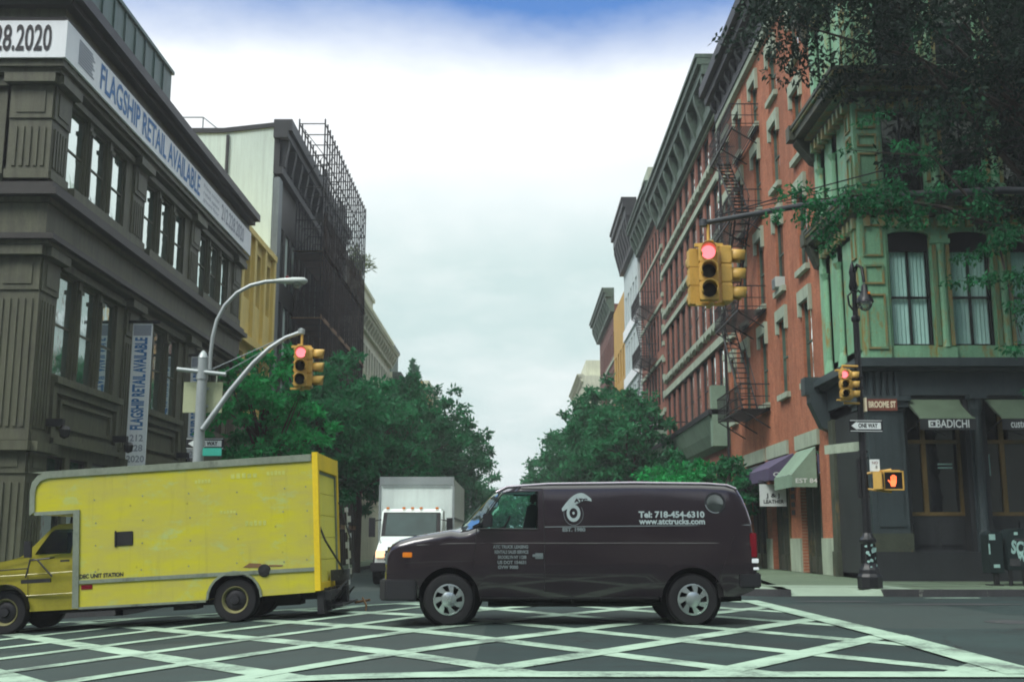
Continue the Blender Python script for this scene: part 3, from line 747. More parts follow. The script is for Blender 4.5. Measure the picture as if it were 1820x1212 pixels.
for k, (a, b) in enumerate(flo):
    h = b-a-.02
    windows(F, FF, [(u, a) for u in fu], fw, h if k else h-.5, rv, 'black_paint', 'glass_clear' if k == 0 else 'glass', mullion=True, curtain=(k == 0), bar=.06)
    windows(F, FR, [(u, a) for u in su], sw, h, rv, 'iron_green', 'glass', bar=.06)
for u in fu: mb = MB(FF); mb.box(u, u+fw, -rv-.05, -rv+.06, 9.4, 9.95); mb.build('fanlight_panel', 'black_paint', F)
def green_pier(T, u0, u1, zs, m='iron_green'):
    mb = MB(T); z0, z1 = zs; H = z1-z0
    mb.box(u0, u1, -.02, .10, z0, z1)
    cuts = [z0+.25, z0+H*.45, z0+H*.52, z0+H*.66, z0+H*.72, z1-.2]
    for a, b in ((cuts[0], cuts[1]), (cuts[2], cuts[3]), (cuts[4], cuts[5])):
        # framed panel: four raised bars
        x0, x1 = u0+.1, u1-.1; t = .055
        mb.box(x0, x1, .09, .15, a, a+t, 1); mb.box(x0, x1, .09, .15, b-t, b, 1); mb.box(x0, x0+t, .09, .149, a+t, b-t, 1); mb.box(x1-t, x1, .09, .149, a+t, b-t, 1)
    return mb
for (z0, z1) in ((6.25, 10.3), (11.0, 13.75), (14.62, 18.0)):
    green_pier(FF, -.10, .66, (z0, z1)).build('corner_pier', ['iron_green', 'iron_rust'], F)
    green_pier(FR, .0, .62, (z0, z1)).build('corner_pier', ['iron_green', 'iron_rust'], F)
    for i, u in enumerate(fu[:-1]):
        mb = MB(FF); a, b = u+fw+.03, u+1.72-.03; c = (a+b)/2
        mb.box(a, b, -.02, .08, z0, z1-.5); mb.box(a-.03, b+.03, -.02, .16, z0, z0+.3); mb.box(a-.03, b+.03, -.02, .14, z1-.75, z1-.62)
        mb.box(a+.0, a+.1, .075, .13, z0+.35, z1-.8, 1); mb.box(b-.1, b, .075, .13, z0+.35, z1-.8, 1)
        mb.lathe([(.13, z0+.3), (.11, z0+.5), (.095, z1-1.0), (.15, z1-.78)], (c, .08, 0), n=10)
        mb.build('column', ['iron_green', 'iron_rust'], F)
    for u in (su[0]+sw+.02, 3.3):
        mb = MB(FR); mb.lathe([(.2, z0), (.16, z0+.3), (.12, z0+.5), (.1, z1-1.0), (.2, z1-.8)], (u+.2, .04, 0), n=10); mb.build('column', 'iron_green', F)
    mb = MB(FR); mb.box(3.62, 4.0, -.02, .12, z0, z1); mb.build('pilaster', 'iron_green', F)
for (z0, z1, d) in ((10.35, 10.98, .55), (13.85, 14.6, .85), (18.05, 18.5, .5), (21.0, 22.4, .9)):
    mb = MB(); H = z1-z0
    for T, u0, u1, c in ((FF, 0, 17, 1), (FR, 0, 4.0, 0)):
        mb.T = T
        for a, b, f, m in ((0, .3, .25, 0), (.3, .42, .5, 1), (.42, .75, .85, 0), (.75, .86, .95, 1), (.86, 1, 1, 0)):
            mb.box(u0-c*d*f, u1, -.02, d*f, z0+H*a, z0+H*b, m)
        # stepped end bracket
    mb.T = FR; mb.box(4.0, 4.45, -.02, d*1.05, z0+H*.42, z1+.05, 0); mb.prism([(0, z0-.5), (.18, z0-.45), (d*.8, z0+H*.3), (d*.8, z0+H*.415), (0, z0+H*.415)], 3.9, 4.4, axis=0)
    mb.T = FF
    for i in range(40): mb.box(.05+i*.42, .05+i*.42+.17, .03, d*.4, z0-.32, z0-.003, 1)
    mb.T = FR
    for i in range(9): mb.box(.05+i*.42, .05+i*.42+.17, .03, d*.4, z0-.32, z0-.003, 1)
    mb.build('cornice', ['iron_green_dark', 'iron_rust'], F)
# ground floor shop
shop_u = [.98+2.2*i for i in range(7)]
mb = MB(FF); wall(mb, 0, 17, .05, 6.2, [(u, u+1.6, .95, 5.1) for u in shop_u], .5)
shell(mb, 0, 17, 4, .05, 6.2)
mb.T = FR; wall(mb, 0, 4, .05, 6.2, [(.95, 3.5, .3, 4.9)], .6)
mb.build('shop_wall', 'paint_slate_dark', F)
mb = MB(FF)
mb.box(-.12, 17, -.02, .22, .05, .92); mb.T = FR; mb.box(0, .9, -.02, .12, .05, .92); mb.build('plinth', 'paint_slate_dark', F)
mb = MB()
for T, u0, u1 in ((FF, -.13, .86), (FR, 0, .8)):
    mb.T = T
    mb.box(u0, u1, -.02, .13, .92, 4.85); mb.box(u0-(.06 if T is FF else 0), u1+.06, -.02, .2, .925, 1.42, 1); mb.box(u0+.14, u1-.14, .12, .17, 1.6, 2.5); mb.box(u0+.14, u1-.14, .12, .16, 2.7, 4.6)
    mb.box(u0-(.1 if T is FF else 0), u1+.1, -.02, .26, 4.85, 5.02); mb.box(u0-(.16 if T is FF else 0), u1+.16, -.02, .34, 5.02, 5.16)
    for k in range(5): mb.box(u0+.08+k*.18, u0+.08+k*.18+.09, -.02, .17, 5.16, 5.85)
mb.build('shop_pier', ['paint_slate', 'iron_green_dark'], F)
for i, u in enumerate(shop_u[1:]):
    mb = MB(FF); c = u-.3; mb.box(c-.17, c+.17, -.02, .05, .92, 5.1); mb.lathe([(.17, .92), (.17, 1.35), (.12, 1.5), (.105, 4.6), (.17, 4.8), (.2, 5.08)], (c, .1, 0), n=12); mb.box(c-.24, c+.24, .0, .34, 5.08, 5.2); mb.build('shop_column', 'paint_slate', F)
mb = MB()
for T, u0, u1, c in ((FF, 0, 17, 1), (FR, 0, 4.0, 0)):
    mb.T = T
    for z0, z1, d in ((5.2, 5.86, .08), (5.86, 5.96, .3), (5.96, 6.14, .48), (6.14, 6.21, .42)): mb.box(u0-c*d, u1, -.03, d, z0, z1)
mb.T = FR; mb.box(4.0, 4.5, -.02, .75, 5.75, 6.3); mb.prism([(0, 4.6), (.25, 4.7), (.6, 5.5), (.6, 5.745), (0, 5.745)], 4.0, 4.45, axis=0)
mb.build('shop_cornice', 'paint_slate', F)
for u in shop_u:
    mb = MB(FF)
    mb.box(u+.02, u+1.58, -.48, -.40, .95, 1.9, 0); mb.box(u+.15, u+.72, -.41, -.36, 1.1, 1.75, 0); mb.box(u+.88, u+1.45, -.41, -.36, 1.1, 1.75, 0)
    mb.build('stall_riser', 'paint_slate_dark', F)
    mb = MB(FF)
    for a, b, z0, z1 in ((0, 1.6, 1.9, 2.0), (0, .09, 2.0, 5.1), (1.51, 1.6, 2.0, 5.1), (.50, .62, 2.0, 5.1), (.09, .5, 3.9, 4.0), (.62, 1.51, 3.9, 4.0)): mb.box(u+a, u+b, -.5, -.38, z0, z1)
    w_ = mb.build('shop_window', 'wood_ochre', F)
    mb = MB(FF); mb.poly([(u, -.46, 1.95), (u+1.6, -.46, 1.95), (u+1.6, -.46, 5.1), (u, -.46, 5.1)]); mb.build('pane', 'glass_shop', w_)
mb = MB(FR); mb.box(.95, 3.5, -.56, -.50, .3, 4.9); mb.box(1.0, 2.1, -.52, -.44, .35, 4.4); mb.box(2.25, 3.4, -.52, -.44, .35, 4.4); mb.box(1.15, 1.95, -.45, -.42, .5, 1.25); mb.box(2.4, 3.25, -.45, -.42, .5, 1.25); mb.build('side_door', 'paint_slate', F)
for a, b in ((3.5, 3.98), (2.1, 2.25)): mb = MB(FR); mb.box(a, b, -.46 if a < 3 else -.02, -.36 if a < 3 else .1, .1, 4.9); mb.box(a-.04, b+.01, -.46 if a < 3 else -.02, -.34 if a < 3 else .15, .1, .9); mb.build('door_pier', 'iron_green_dark', F)
mb = MB(FR); mb.box(1.2, 1.9, -.45, -.43, 1.4, 4.0); mb.box(2.45, 3.2, -.45, -.43, 1.4, 4.0); mb.build('pane', 'glass_shop', F)
# shop awnings
def shop_awning(u0, u1, label, text, fit):
    a = thing('shop_awning', label, 'awning', tuple(FF((u0+u1)/2, .3, 4.4)), group='awnings over the slate shopfront')
    mb = MB(FF); zt, zbm, pr = 5.08, 4.44, 1.05
    pts = []
    for i in range(9):
        t = i/8; pts += [(u0, .06+pr*t, zt-(zt-zbm)*t-.05*math.sin(math.pi*t)), (u1, .06+pr*t, zt-(zt-zbm)*t-.05*math.sin(math.pi*t))]
    mb.faces(pts, [(2*i, 2*i+1, 2*i+3, 2*i+2) for i in range(8)]); mb.build('canopy', 'awning_green', a, recalc=False)
    mb = MB(FF); mb.box(u0, u1, .06+pr-.01, .06+pr+.01, 4.14, zbm-.005); mb.build('valance', 'paint_slate_dark', a)
    mb = MB(FF)
    for u in (u0+.02, u1-.02): mb.tube([(u, .08, 4.2), (u, .06+pr, 4.42)], .018, 6); mb.tube([(u, .08, zt-.04), (u, .05+pr, zbm-.02)], .015, 6)
    mb.build('frame', 'black_iron', a)
    lettering(a, text, tuple(FF((u0+u1)/2+.12, .06+pr+.016, 4.29)), (1, 0, 0), (0, 0, 1), .30, 'sign_white', .004, fit=fit)
    return a
aw = shop_awning(.95, 2.45, 'olive shop awning lettered BADICHI, nearest the corner', 'BADICHI', .88)
mb = MB(FF); y0, y1 = 1.122, 1.13
u = 1.17
for a, b, c, d in ((0, .24, 4.2, 4.24), (0, .24, 4.35, 4.39), (0, .05, 4.24, 4.35), (.19, .24, 4.24, 4.35), (.07, .12, 4.27, 4.32)): mb.box(u+a, u+b, y0, y1, c, d)
mb.build('emblem', 'sign_white', aw)
shop_awning(3.15, 4.65, 'olive shop awning lettered customized belts, at the right edge', 'customized belts', 1.3)
mb = MB(FF); mb.box(3.3, 3.36, -.37, -.35, 3.0, 3.6); mb.box(1.9, 2.3, -.375, -.355, 3.2, 3.24); mb.box(1.9, 2.3, -.375, -.355, 3.3, 3.34); mb.build('window_sticker', 'sticker', F)

# --- H: orange brick building
H = thing('orange_brick_building', 'orange brick tenement with pale stone lintels next to the green corner building', 'building', (9.9, 35, .15))
HB = frame((9.9, 35.03, 0), (0, 1, 0), (-1, 0, 0))
hc = [2.2, 5.55, 8.8, 12.1, 15.0]; hw = 1.2
hr = [(6.5, 2.75), (10.4, 2.75), (14.4, 2.4), (17.95, 1.85)]
gops = [(1.45, 4.1, .15, 4.3), (5.6, 8.6, .15, 4.3), (9.4, 12.9, .15, 4.3), (14.0, 15.8, .15, 4.3)]
mb = MB(HB); W = 16.3
wall(mb, 0, W, .05, 22.2, [(c-hw/2, c+hw/2, z, z+h) for c in hc for z, h in hr]+gops, .24); shell(mb, 0, W, 14, .05, 22.2)
mb.build('wall', 'brick_orange', H)
for z, h in hr: windows(H, HB, [(c-hw/2, z) for c in hc], hw, h, .17, 'cornice_green', 'glass', sill=(.14, .2, .16, 'stone_pale'), lintel=(.17, .42, .12, 'stone_pale', .45))
for a, b, c, d in gops:
    mb = MB(HB); mb.box(a-.15, b+.15, -.05, .1, d+.002, d+.5); mb.build('stone_lintel', 'stone_pale', H)
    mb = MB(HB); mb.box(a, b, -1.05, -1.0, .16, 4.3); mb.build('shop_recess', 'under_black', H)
    mb = MB(HB)
    mb.box(a, a+.14, -.36, -.2, .16, 4.25); mb.box(b-.14, b, -.36, -.2, .16, 4.25); mb.box(a+.14, b-.14, -.36, -.2, 3.3, 3.42); k = 3
    for i in range(1, k): u = a+(b-a)*i/k; mb.box(u-.06, u+.06, -.36, -.2, .16, 3.3)
    mb.box(a+.14, b-.14, -.36, -.26, .16, .7); mb.build('shopfront_frame', 'iron_green_dark', H)
    mb = MB(HB); mb.poly([(a+.1, -.31, .5), (b-.1, -.31, .5), (b-.1, -.31, 4.25), (a+.1, -.31, 4.25)]); mb.build('pane', 'glass_shop', H)
for a, b in ((0.05, 1.42), (4.13, 5.57), (8.63, 9.37), (12.93, 13.97)):
    mb = MB(HB); mb.box(a, b, -.02, .07, .16, 1.3); mb.build('stone_base', 'stone_pale', H)
mb = MB(HB); mb.box(5.63, 5.85, -.19, .02, .16, 4.2); mb.build('door_jamb', 'wood_ochre', H)
mb = MB(HB)
mb.box(-.02, W+.02, -.02, .2, 20.7, 21.0, 1); mb.box(-.02, W, -.02, .25, 21.0, 21.9); mb.box(-.05, W+.02, -.02, .7, 21.9, 22.3); mb.box(-.08, W+.04, -.02, .95, 22.3, 22.8)
mb.build('cornice', ['cornice_dark', 'stone_pale'], H)
for i in range(14): mb = MB(HB); mb.prism([(.252, 21.35), (.3, 21.35), (.5, 21.65), (.5, 21.895), (.252, 21.895)], .1+i*1.2, .4+i*1.2, axis=0); mb.build('bracket', 'cornice_dark', H)
mb = MB(HB); mb.box(13.2, 15.9, -3.2, -.9, 22.2, 24.0); mb.build('chimney', 'brick_dark', H)
mb = MB(HB); mb.tube([(16.15, .12, 1), (16.15, .12, 20.5)], .06, 6); mb.build('downpipe', 'black_iron', H)
for u, z in ((5.55, 10.4),):
    ac = thing('air_conditioner', 'small pale air conditioner on a window sill of the orange brick wall', 'air conditioner', tuple(HB(u, 0, z)))
    mb = MB(HB); mb.box(u-.3, u+.3, -.15, .28, z+.02, z+.42); mb.build('casing', 'lamp_housing', ac, bevel=.02)
    mb = MB(HB)
    for i in range(5): mb.box(u-.26, u+.26, .275, .29, z+.06+i*.07, z+.1+i*.07)
    mb.build('grille', 'metal_grey', ac)
def fire_escape(T, u0, u1, levels, pr, label, group, rail=.95, first_ladder=True):
    f = thing('fire_escape', label, 'fire escape', tuple(T((u0+u1)/2, 0, levels[0])), group=group)
    for k, z in enumerate(levels):
        mb = MB(T)
        mb.box(u0, u1, .05, .09, z-.07, z); mb.box(u0, u1, pr-.04, pr, z-.07, z)
        n = int(pr/.09)
        for i in range(1, n): mb.box(u0, u1, .05+i*.09, .05+i*.09+.045, z-.02, z+.012)
        for u in (u0+.1, (u0+u1)/2, u1-.15): mb.tube([(u, .02, z-.75), (u, pr-.05, z-.07)], .03, 5)
        mb.build('platform', 'black_iron', f)
        mb = MB(T)
        for zz in (rail, rail*.5, .12):
            mb.tube([(u0, .02, z+zz), (u0, pr, z+zz), (u1, pr, z+zz), (u1, .02, z+zz)], .02 if zz < rail else .028, 5)
        m = int((u1-u0)/.16)
        for i in range(m+1): u = u0+(u1-u0)*i/m; mb.box(u-.009, u+.009, pr-.01, pr+.008, z, z+rail)
        for u in (u0, u1):
            for d in (.25, .5, .75): mb.box(u-.009, u+.009, pr*d-.009, pr*d+.009, z, z+rail)
        mid = (u0+u1)/2
        mb.tube([(mid-.45, pr, z+.1), (mid+.45, pr, z+rail-.05)], .016, 5); mb.tube([(mid+.45, pr+.01, z+.1), (mid-.45, pr+.01, z+rail-.05)], .016, 5)
        mb.build('railing', 'black_iron', f)
        if k+1 < len(levels):
            zt = levels[k+1]; a, b = (u0+.5, u1-.6) if k % 2 == 0 else (u1-.5, u0+.6)
            mb = MB(T)
            for d in (pr*.35, pr*.85): mb.tube([(a, d, z), (b, d, zt)], .035, 5); mb.tube([(a, d, z+.8), (b, d, zt+.8)], .018, 5)
            for i in range(1, 16): t = i/16; mb.box(a+(b-a)*t-.09, a+(b-a)*t+.09, pr*.35, pr*.85, z+(zt-z)*t-.012, z+(zt-z)*t+.012)
            mb.build('stair', 'black_iron', f)
    return f
fire_escape(HB, 8.0, 13.0, [6.25, 10.15, 14.1, 17.7], 1.15, 'black iron fire escape zigzagging up the orange brick wall', 'fire escapes on the brick fronts')
def slope_awning(T, u0, u1, zt, zb_, pr, m, label, text=None, group='awnings of the brick building'):
    a = thing('door_awning', label, 'awning', tuple(T((u0+u1)/2, .3, zb_)), group=group)
    mb = MB(T)
    mb.faces([(u0, .1, zt), (u1, .1, zt), (u1, pr, zb_), (u0, pr, zb_)], [(0, 1, 2, 3)]); mb.build('canopy', m, a, recalc=False)
    mb = MB(T); mb.box(u0, u1, pr-.01, pr+.01, zb_-.42, zb_-.01); mb.faces([(u0-.004, .1, zt), (u0-.004, pr, zb_), (u0-.004, pr, zb_-.42), (u0-.004, .1, zb_-.42)], [(0, 1, 2, 3)]); mb.build('valance', m, a, recalc=False)
    mb = MB(T)
    for u in (u0+.02, u1-.02): mb.tube([(u, .05, zb_-.3), (u, pr-.02, zb_-.1)], .018, 6)
    mb.build('frame', 'black_iron', a)
    if text: lettering(a, text, tuple(T(u0-.012, pr*.5, zb_-.22)), (1, 0, 0), (0, 0, 1), .2, 'sign_white', .003, fit=.7)
    return a
slope_awning(HB, 1.5, 4.0, 4.25, 3.35, .90, 'awning_sage', 'sage green sloping awning over the doorway nearest the green building', 'EST 84')
slope_awning(HB, 4.4, 8.4, 4.25, 3.72, 1.0, 'awning_purple', 'purple sloping awning farther along the brick wall', 'CAFE')
slope_awning(HB, 9.0, 12.9, 4.2, 3.45, .95, 'cornice_dark', 'narrow dark awning beyond the purple one')
hs = thing('hanging_sign', 'square white hanging board with black lettering below the purple awning', 'sign', (9.25, 40.2, 2.4))
mb = MB(); mb.box(8.72, 9.66, 40.18, 40.22, 2.42, 3.2); mb.build('board', 'board_white', hs)
mb = MB(); mb.tube([(9.9, 40.2, 3.32), (8.68, 40.2, 3.32)], .02, 6); mb.tube([(8.9, 40.2, 3.32), (8.9, 40.2, 3.2)], .01, 5); mb.tube([(9.5, 40.2, 3.32), (9.5, 40.2, 3.2)], .01, 5); mb.build('bracket', 'black_iron', hs)
lettering(hs, 'J & J', (9.2, 40.17, 2.80), (1, 0, 0), (0, 0, 1), .2, 'ink_black', .004, fit=.48); lettering(hs, 'LEATHER', (9.2, 40.17, 2.58), (1, 0, 0), (0, 0, 1), .18, 'ink_black', .004, fit=.72)
mb = MB(HB)
for i in range(4): mb.box(4.65, 5.1, .072, .085, 2.95-.28*i, 3.12-.28*i)
mb.build('wall_plaque', 'black_iron', H)

# --- I, J, K, L, M: the terrace beyond
I = thing('banded_brick_building', 'red brick loft with pale stone bands, tall green cornice and scalloped sills', 'building', (9.9, 51.4, .15))
T = frame((9.9, 51.4, 0), (0, 1, 0), (-1, 0, 0)); W = 21.8
ic = [.85+2.28*i for i in range(9)]
street_front(I, T, W, 22.2, .3, 'brick_brown', [(7.3, 3.1), (11.7, 2.95), (15.95, 2.55), (19.75, 1.95)], ic, 1.62, .2, (21.9, 24.6, 1.0, 'cornice_green', 10), frame_m='cornice_dark', glass='glass', bands=((10.42, 10.82, .12), (14.68, 14.98, .12), (18.52, 18.85, .12), (21.72, 21.88, .12)))
for z in (11.7, 15.95, 19.75):
    for u in ic: mb = MB(T); mb.prism([(u-.42, z-.05), (u-.42, z-.22), (u-.1, z-.5), (u+.2, z-.32), (u+1.1, z-.32), (u+1.4, z-.5), (u+1.72, z-.22), (u+1.72, z-.05)], -.02, .22, axis=1); mb.build('scalloped_sill', 'stone_pale', I)
for u in (.0, W-.55):
    for i in range(13): mb = MB(T); mb.box(u+.02, u+.53, -.02, .14, 7.3+i*1.1, 7.3+i*1.1+.28); mb.build('quoin', 'stone_pale', I)
mb = MB(T); mb.box(.2, W, -.02, .4, 6.1, 6.6); mb.box(0, W, -.02, .95, 6.95, 7.2, 1); mb.prism([(0, 5.5), (.35, 5.7), (.6, 6.2), (.9, 6.94), (0, 6.94)], .25, W-.2, axis=0); mb.box(0, .5, -.02, .8, 5.5, 8.3, 0); mb.box(W-.5, W, -.02, .8, 5.5, 8.3, 0)
mb.build('shop_cornice', ['awning_sage', 'cornice_dark'], I)
mb = MB(T); mb.box(3.5, 6.0, -2.5, -.5, 22.2, 25.6); mb.build('chimney', 'brick_dark', I)
for i in range(6): mb = MB(T); mb.box(.6+i*3.5, .6+i*3.5+3.0, -.02, .03, .3, 5.0); mb.build('shopfront', 'glass_shop', I)
J = thing('narrow_brick_building', 'darker red brick building with fire escapes beyond the banded loft', 'building', (9.9, 73.3, .15))
T = frame((9.9, 73.3, 0), (0, 1, 0), (-1, 0, 0))
street_front(J, T, 12.6, 23.6, .3, 'brick_brown', [(6.6, 2.6), (10.3, 2.6), (14.0, 2.6), (17.7, 2.6), (21.0, 1.6)], [.5+1.72*i for i in range(7)], 1.2, .18, (23.2, 25.4, 1.0, 'cornice_green', 8), bands=((9.4, 9.65, .1), (13.1, 13.35, .1), (16.8, 17.05, .1), (20.5, 20.7, .1)), frame_m='cornice_dark', glass='glass')
fire_escape(T, 3.2, 8.5, [6.3, 10.0, 13.7, 17.4], 1.2, 'distant black fire escape on the darker narrow brick building', 'fire escapes on the brick fronts')
K = thing('white_facade_building', 'pale blue white fronted building with black cornice among the far brick fronts', 'building', (9.9, 86, .15))
T = frame((9.7, 86, 0), (0, 1, 0), (-1, 0, 0))
street_front(K, T, 11, 24.5, .3, 'pale_facade', [(7.0, 2.4), (11.2, 2.4), (15.4, 2.4), (19.6, 2.4)], [.8+2.0*i for i in range(5)], 1.1, .25, (24.3, 28.2, 1.1, 'cornice_dark', 8), bands=((9.9, 10.8, .15), (14.1, 15.0, .15), (18.3, 19.2, .15)), band_m='vinyl_white', frame_m='pale_facade', glass='glass')
mb = MB(T); mb.box(-1.5, 3, -4, -.8, 28.0, 30.2); mb.build('roof_house', 'stone_pale', K)
L_ = thing('ochre_building', 'narrow ochre fronted building far along the right side', 'building', (9.8, 97.2, .15))
street_front(L_, frame((9.7, 97.2, 0), (0, 1, 0), (-1, 0, 0)), 10.5, 23.0, .3, 'ochre_facade', [(7.0, 3.2), (11.6, 3.2), (15.6, 2.8)], [.8+2.4*i for i in range(4)], 1.2, .35, None, frame_m='cornice_dark')
M_ = thing('far_brown_building', 'brown brick building with dark overhanging cornice, last of the right row', 'building', (9.8, 108, .15))
street_front(M_, frame((9.8, 108, 0), (0, 1, 0), (-1, 0, 0)), 19, 24.2, .3, 'brick_dark', [(z, 2.2) for z in (8, 11.8, 15.6, 19.4)], [.8+1.9*i for i in range(9)], 1.0, .35, (23.4, 25.8, 1.1, 'cornice_green', 10), bands=((18.6, 18.9, .1), (14.8, 15.1, .1)), frame_m='cornice_dark')
Q = thing('far_cream_tower', 'small cream building with stepped roof above the right trees', 'building', (10, 150, .15))
street_front(Q, frame((9.3, 150, 0), (0, 1, 0), (-1, 0, 0)), 24, 23.2, .3, 'cream_facade', [(z, 2.2) for z in (12, 15.6, 19.4)], [.8+2.3*i for i in range(9)], 1.0, .35, (22.4, 23.4, .8, 'cream_facade', 10))
mb = MB(); mb.box(9.8, 16, 152, 168, 23.2, 25.6); mb.build('roof_house', 'cream_facade', Q)
ps = thing('projecting_sign', 'black projecting sign with white letters half hidden by the right trees', 'sign', (8.6, 60, 7))
mb = MB(); mb.box(6.55, 8.5, 63.9, 64.0, 7.45, 8.2); mb.build('board', 'sign_black', ps); mb = MB(); mb.tube([(8.5, 63.95, 7.9), (9.95, 63.95, 7.9)], .04, 6); mb.build('bracket', 'black_iron', ps)
lettering(ps, 'm. rock', (7.55, 63.89, 7.82), (1, 0, 0), (0, 0, 1), .42, 'sign_white', .006, fit=1.6)
# ------------------------------------------------------------------ street furniture
def rot2(cx, cy, a):
    ca, sa = math.cos(a), math.sin(a)
    return lambda x, y, z: Vector((cx+x*ca-y*sa, cy+x*sa+y*ca, z))
def signal_face(parent, cx, cy, zc, ang, s=1.0, lit=True, name='signal_face'):
    """three lens housing facing local -y, turned by ang; returns the housing part"""
    T = rot2(cx, cy, ang); h = 1.06*s; w = .34*s; dp = .20*s
    mb = MB(T)
    for k in range(3):
        z0 = zc-h/2+k*h/3
        mb.prism([(-w/2+.03, z0+.004), (w/2-.03, z0+.004), (w/2, z0+.03), (w/2, z0+h/3-.03), (w/2-.03, z0+h/3-.004), (-w/2+.03, z0+h/3-.004), (-w/2, z0+h/3-.03), (-w/2, z0+.03)], -dp/2, dp/2, axis=1)
        mb.box(-w/2-.02, -w/2, -dp/2+.02, -dp/2+.05, z0+.06, z0+.1); mb.box(-w/2-.02, -w/2, -dp/2+.02, -dp/2+.05, z0+h/3-.1, z0+h/3-.06)
    mb.box(-w/2+.02, w/2-.02, -dp/2+.02, dp/2-.02, zc-h/2, zc+h/2)
    f = mb.build(name, 'signal_yellow', parent, bevel=.006)
    for k in range(3):
        z = zc-h/2+(k+.5)*h/3; r = .135*s
        mb = MB(); n = 18; L = .30*s; pts = []                 # tunnel visor, open below
        for i in range(n+1):
            t = R(-35)+R(250)*i/n
            for (rr, dd) in ((r, -dp/2), (r, -dp/2-L*(.86+.14*math.sin(max(0, min(math.pi, t))))), ):
                pts.append(T(rr*math.cos(t), dd, z+rr*math.sin(t)))
        mb.faces(pts, [(2*i, 2*i+1, 2*i+3, 2*i+2) for i in range(n)])
        v = mb.build('visor', 'signal_yellow', f, recalc=False, smooth=60)
        sm = v.modifiers.new('t', 'SOLIDIFY'); sm.thickness = .012
        mb = MB(); pts = [T(0, -dp/2-.035*s, z)]; n = 20
        for rr, dd in ((r*.6, -.026*s), (r*.95, -.004)): pts += [T(rr*math.cos(2*math.pi*i/n), -dp/2+dd, z+rr*math.sin(2*math.pi*i/n)) for i in range(n)]
        mb.faces(pts, [(0, 1+i, 1+(i+1) % n) for i in range(n)]+[(1+i, 1+n+i, 1+n+(i+1) % n, 1+(i+1) % n) for i in range(n)])
        mb.build('lens', 'red_light' if (k == 2 and lit) else 'lens_off', f, smooth=60, recalc=False)
    return f
def signal(label, x, y, z, s, top, faces, name='traffic_light'):
    t = thing(name, label, 'traffic light', (x, y, z), group='traffic signals at the junction')
    mb = MB(); mb.tube([(x, y, z+.53*s), (x, y, top)], .035, 8)
    mb.box(x-.26*s, x+.26*s, y-.06, y+.06, z+.53*s, z+.59*s); mb.box(x-.06, x+.06, y-.26*s, y+.26*s, z+.531*s, z+.591*s); mb.build('hanger', 'signal_yellow', t); mb = MB(); mb.box(x-.26*s, x+.26*s, y-.05, y+.05, z-.58*s, z-.53*s); mb.box(x-.05, x+.05, y-.26*s, y+.26*s, z-.581*s, z-.531*s)
    mb.build('bottom_bracket', 'signal_yellow', t)
    for a, lit, *dx in faces: signal_face(t, x+.21*s*math.sin(a)+(dx[0] if dx else 0), y-.21*s*math.cos(a), z, a, s, lit)
    return t
# right hand mast arm, reaching in from outside the picture
ma = thing('signal_mast', 'dark grey mast arm reaching in from the right through the overhanging leaves', 'signal mast', (13.6, 26.4, .15))
arm = [(13.6, 26.4, 9.45), (12.4, 26.35, 9.55), (9.0, 26.3, 9.40), (6.9, 26.2, 9.2), (4.62, 26.1, 8.72)]
arm = [(13.6, 26.4, 9.62), (12.0, 26.35, 9.66), (9.0, 26.3, 9.50), (6.9, 26.2, 9.22), (4.55, 26.1, 8.76)]
mb = MB(); mb.tube(arm, [.10, .095, .085, .075, .06], 10); mb.lathe([(0, 0), (.1, .0), (.1, .16), (0, .2)], (4.55, 26.1, 8.68), n=10); mb.build('arm', 'mast_dark', ma, smooth=40)
mb = MB(); mb.lathe([(.3, 0), (.3, .9), (.17, 1.1), (.13, 11.4), (.0, 11.5)], (13.6, 26.4, .15), n=16); mb.build('pole', 'mast_dark', ma, smooth=40)
mb = MB(); mb.tube([(13.6, 26.4, 11.3), (9.0, 26.3, 10.15), (6.4, 26.2, 9.42), (4.9, 26.1, 8.95)], .018, 5); mb.tube([(13.6, 26.4, 11.1), (9.0, 26.36, 9.95), (5.6, 26.15, 9.12)], .015, 5); mb.build('stay_wire', 'black_iron', ma)
signal('large yellow traffic signal hanging from the right mast arm, red lit', 4.66, 26.1, 7.48, 1.30, 8.72, [(R(-7), True, -.03), (R(97), False, .09), (R(184), False, -.22)])
# left pole with davit lamp and mast arm
lp = thing('street_light', 'galvanised street light with curved lamp arm and slanting signal arm beside the yellow truck', 'street light', (-8.05, 28.5, gz(-8.05)+.15))
zb0 = gz(-8.05)+.15
mb = MB(); mb.lathe([(.26, 0), (.26, .5), (.16, .75), (.15, 1.2), (.125, 5.85-zb0), (.135, 5.86-zb0), (.09, 5.98-zb0), (.03, 6.05-zb0), (0, 6.06-zb0)], (-8.05, 28.5, zb0), n=16)
mb.lathe([(.15, 0), (.15, .3)], (-8.05, 28.5, 5.3), n=16); mb.build('pole', 'galvanised', lp, smooth=40)
mb = MB(); mb.tube([(-7.86, 28.5, 5.55), (-7.86, 28.5, 5.95), (-7.83, 28.5, 6.4), (-7.74, 28.5, 6.85), (-7.55, 28.5, 7.25), (-7.25, 28.5, 7.58), (-6.9, 28.5, 7.78), (-6.5, 28.5, 7.88), (-6.1, 28.5, 7.9)], .05, 10); mb.build('lamp_arm', 'galvanised', lp, smooth=60)
mb = MB()
pr = [(-6.3, .06), (-6.1, .11), (-5.75, .15), (-5.5, .14), (-5.42, .05)]
n = 14; pts = []
for x, r in pr: pts += [(x, 28.5+1.05*r*math.cos(2*math.pi*i/n), 7.9+.62*r*math.sin(2*math.pi*i/n)) for i in range(n)]
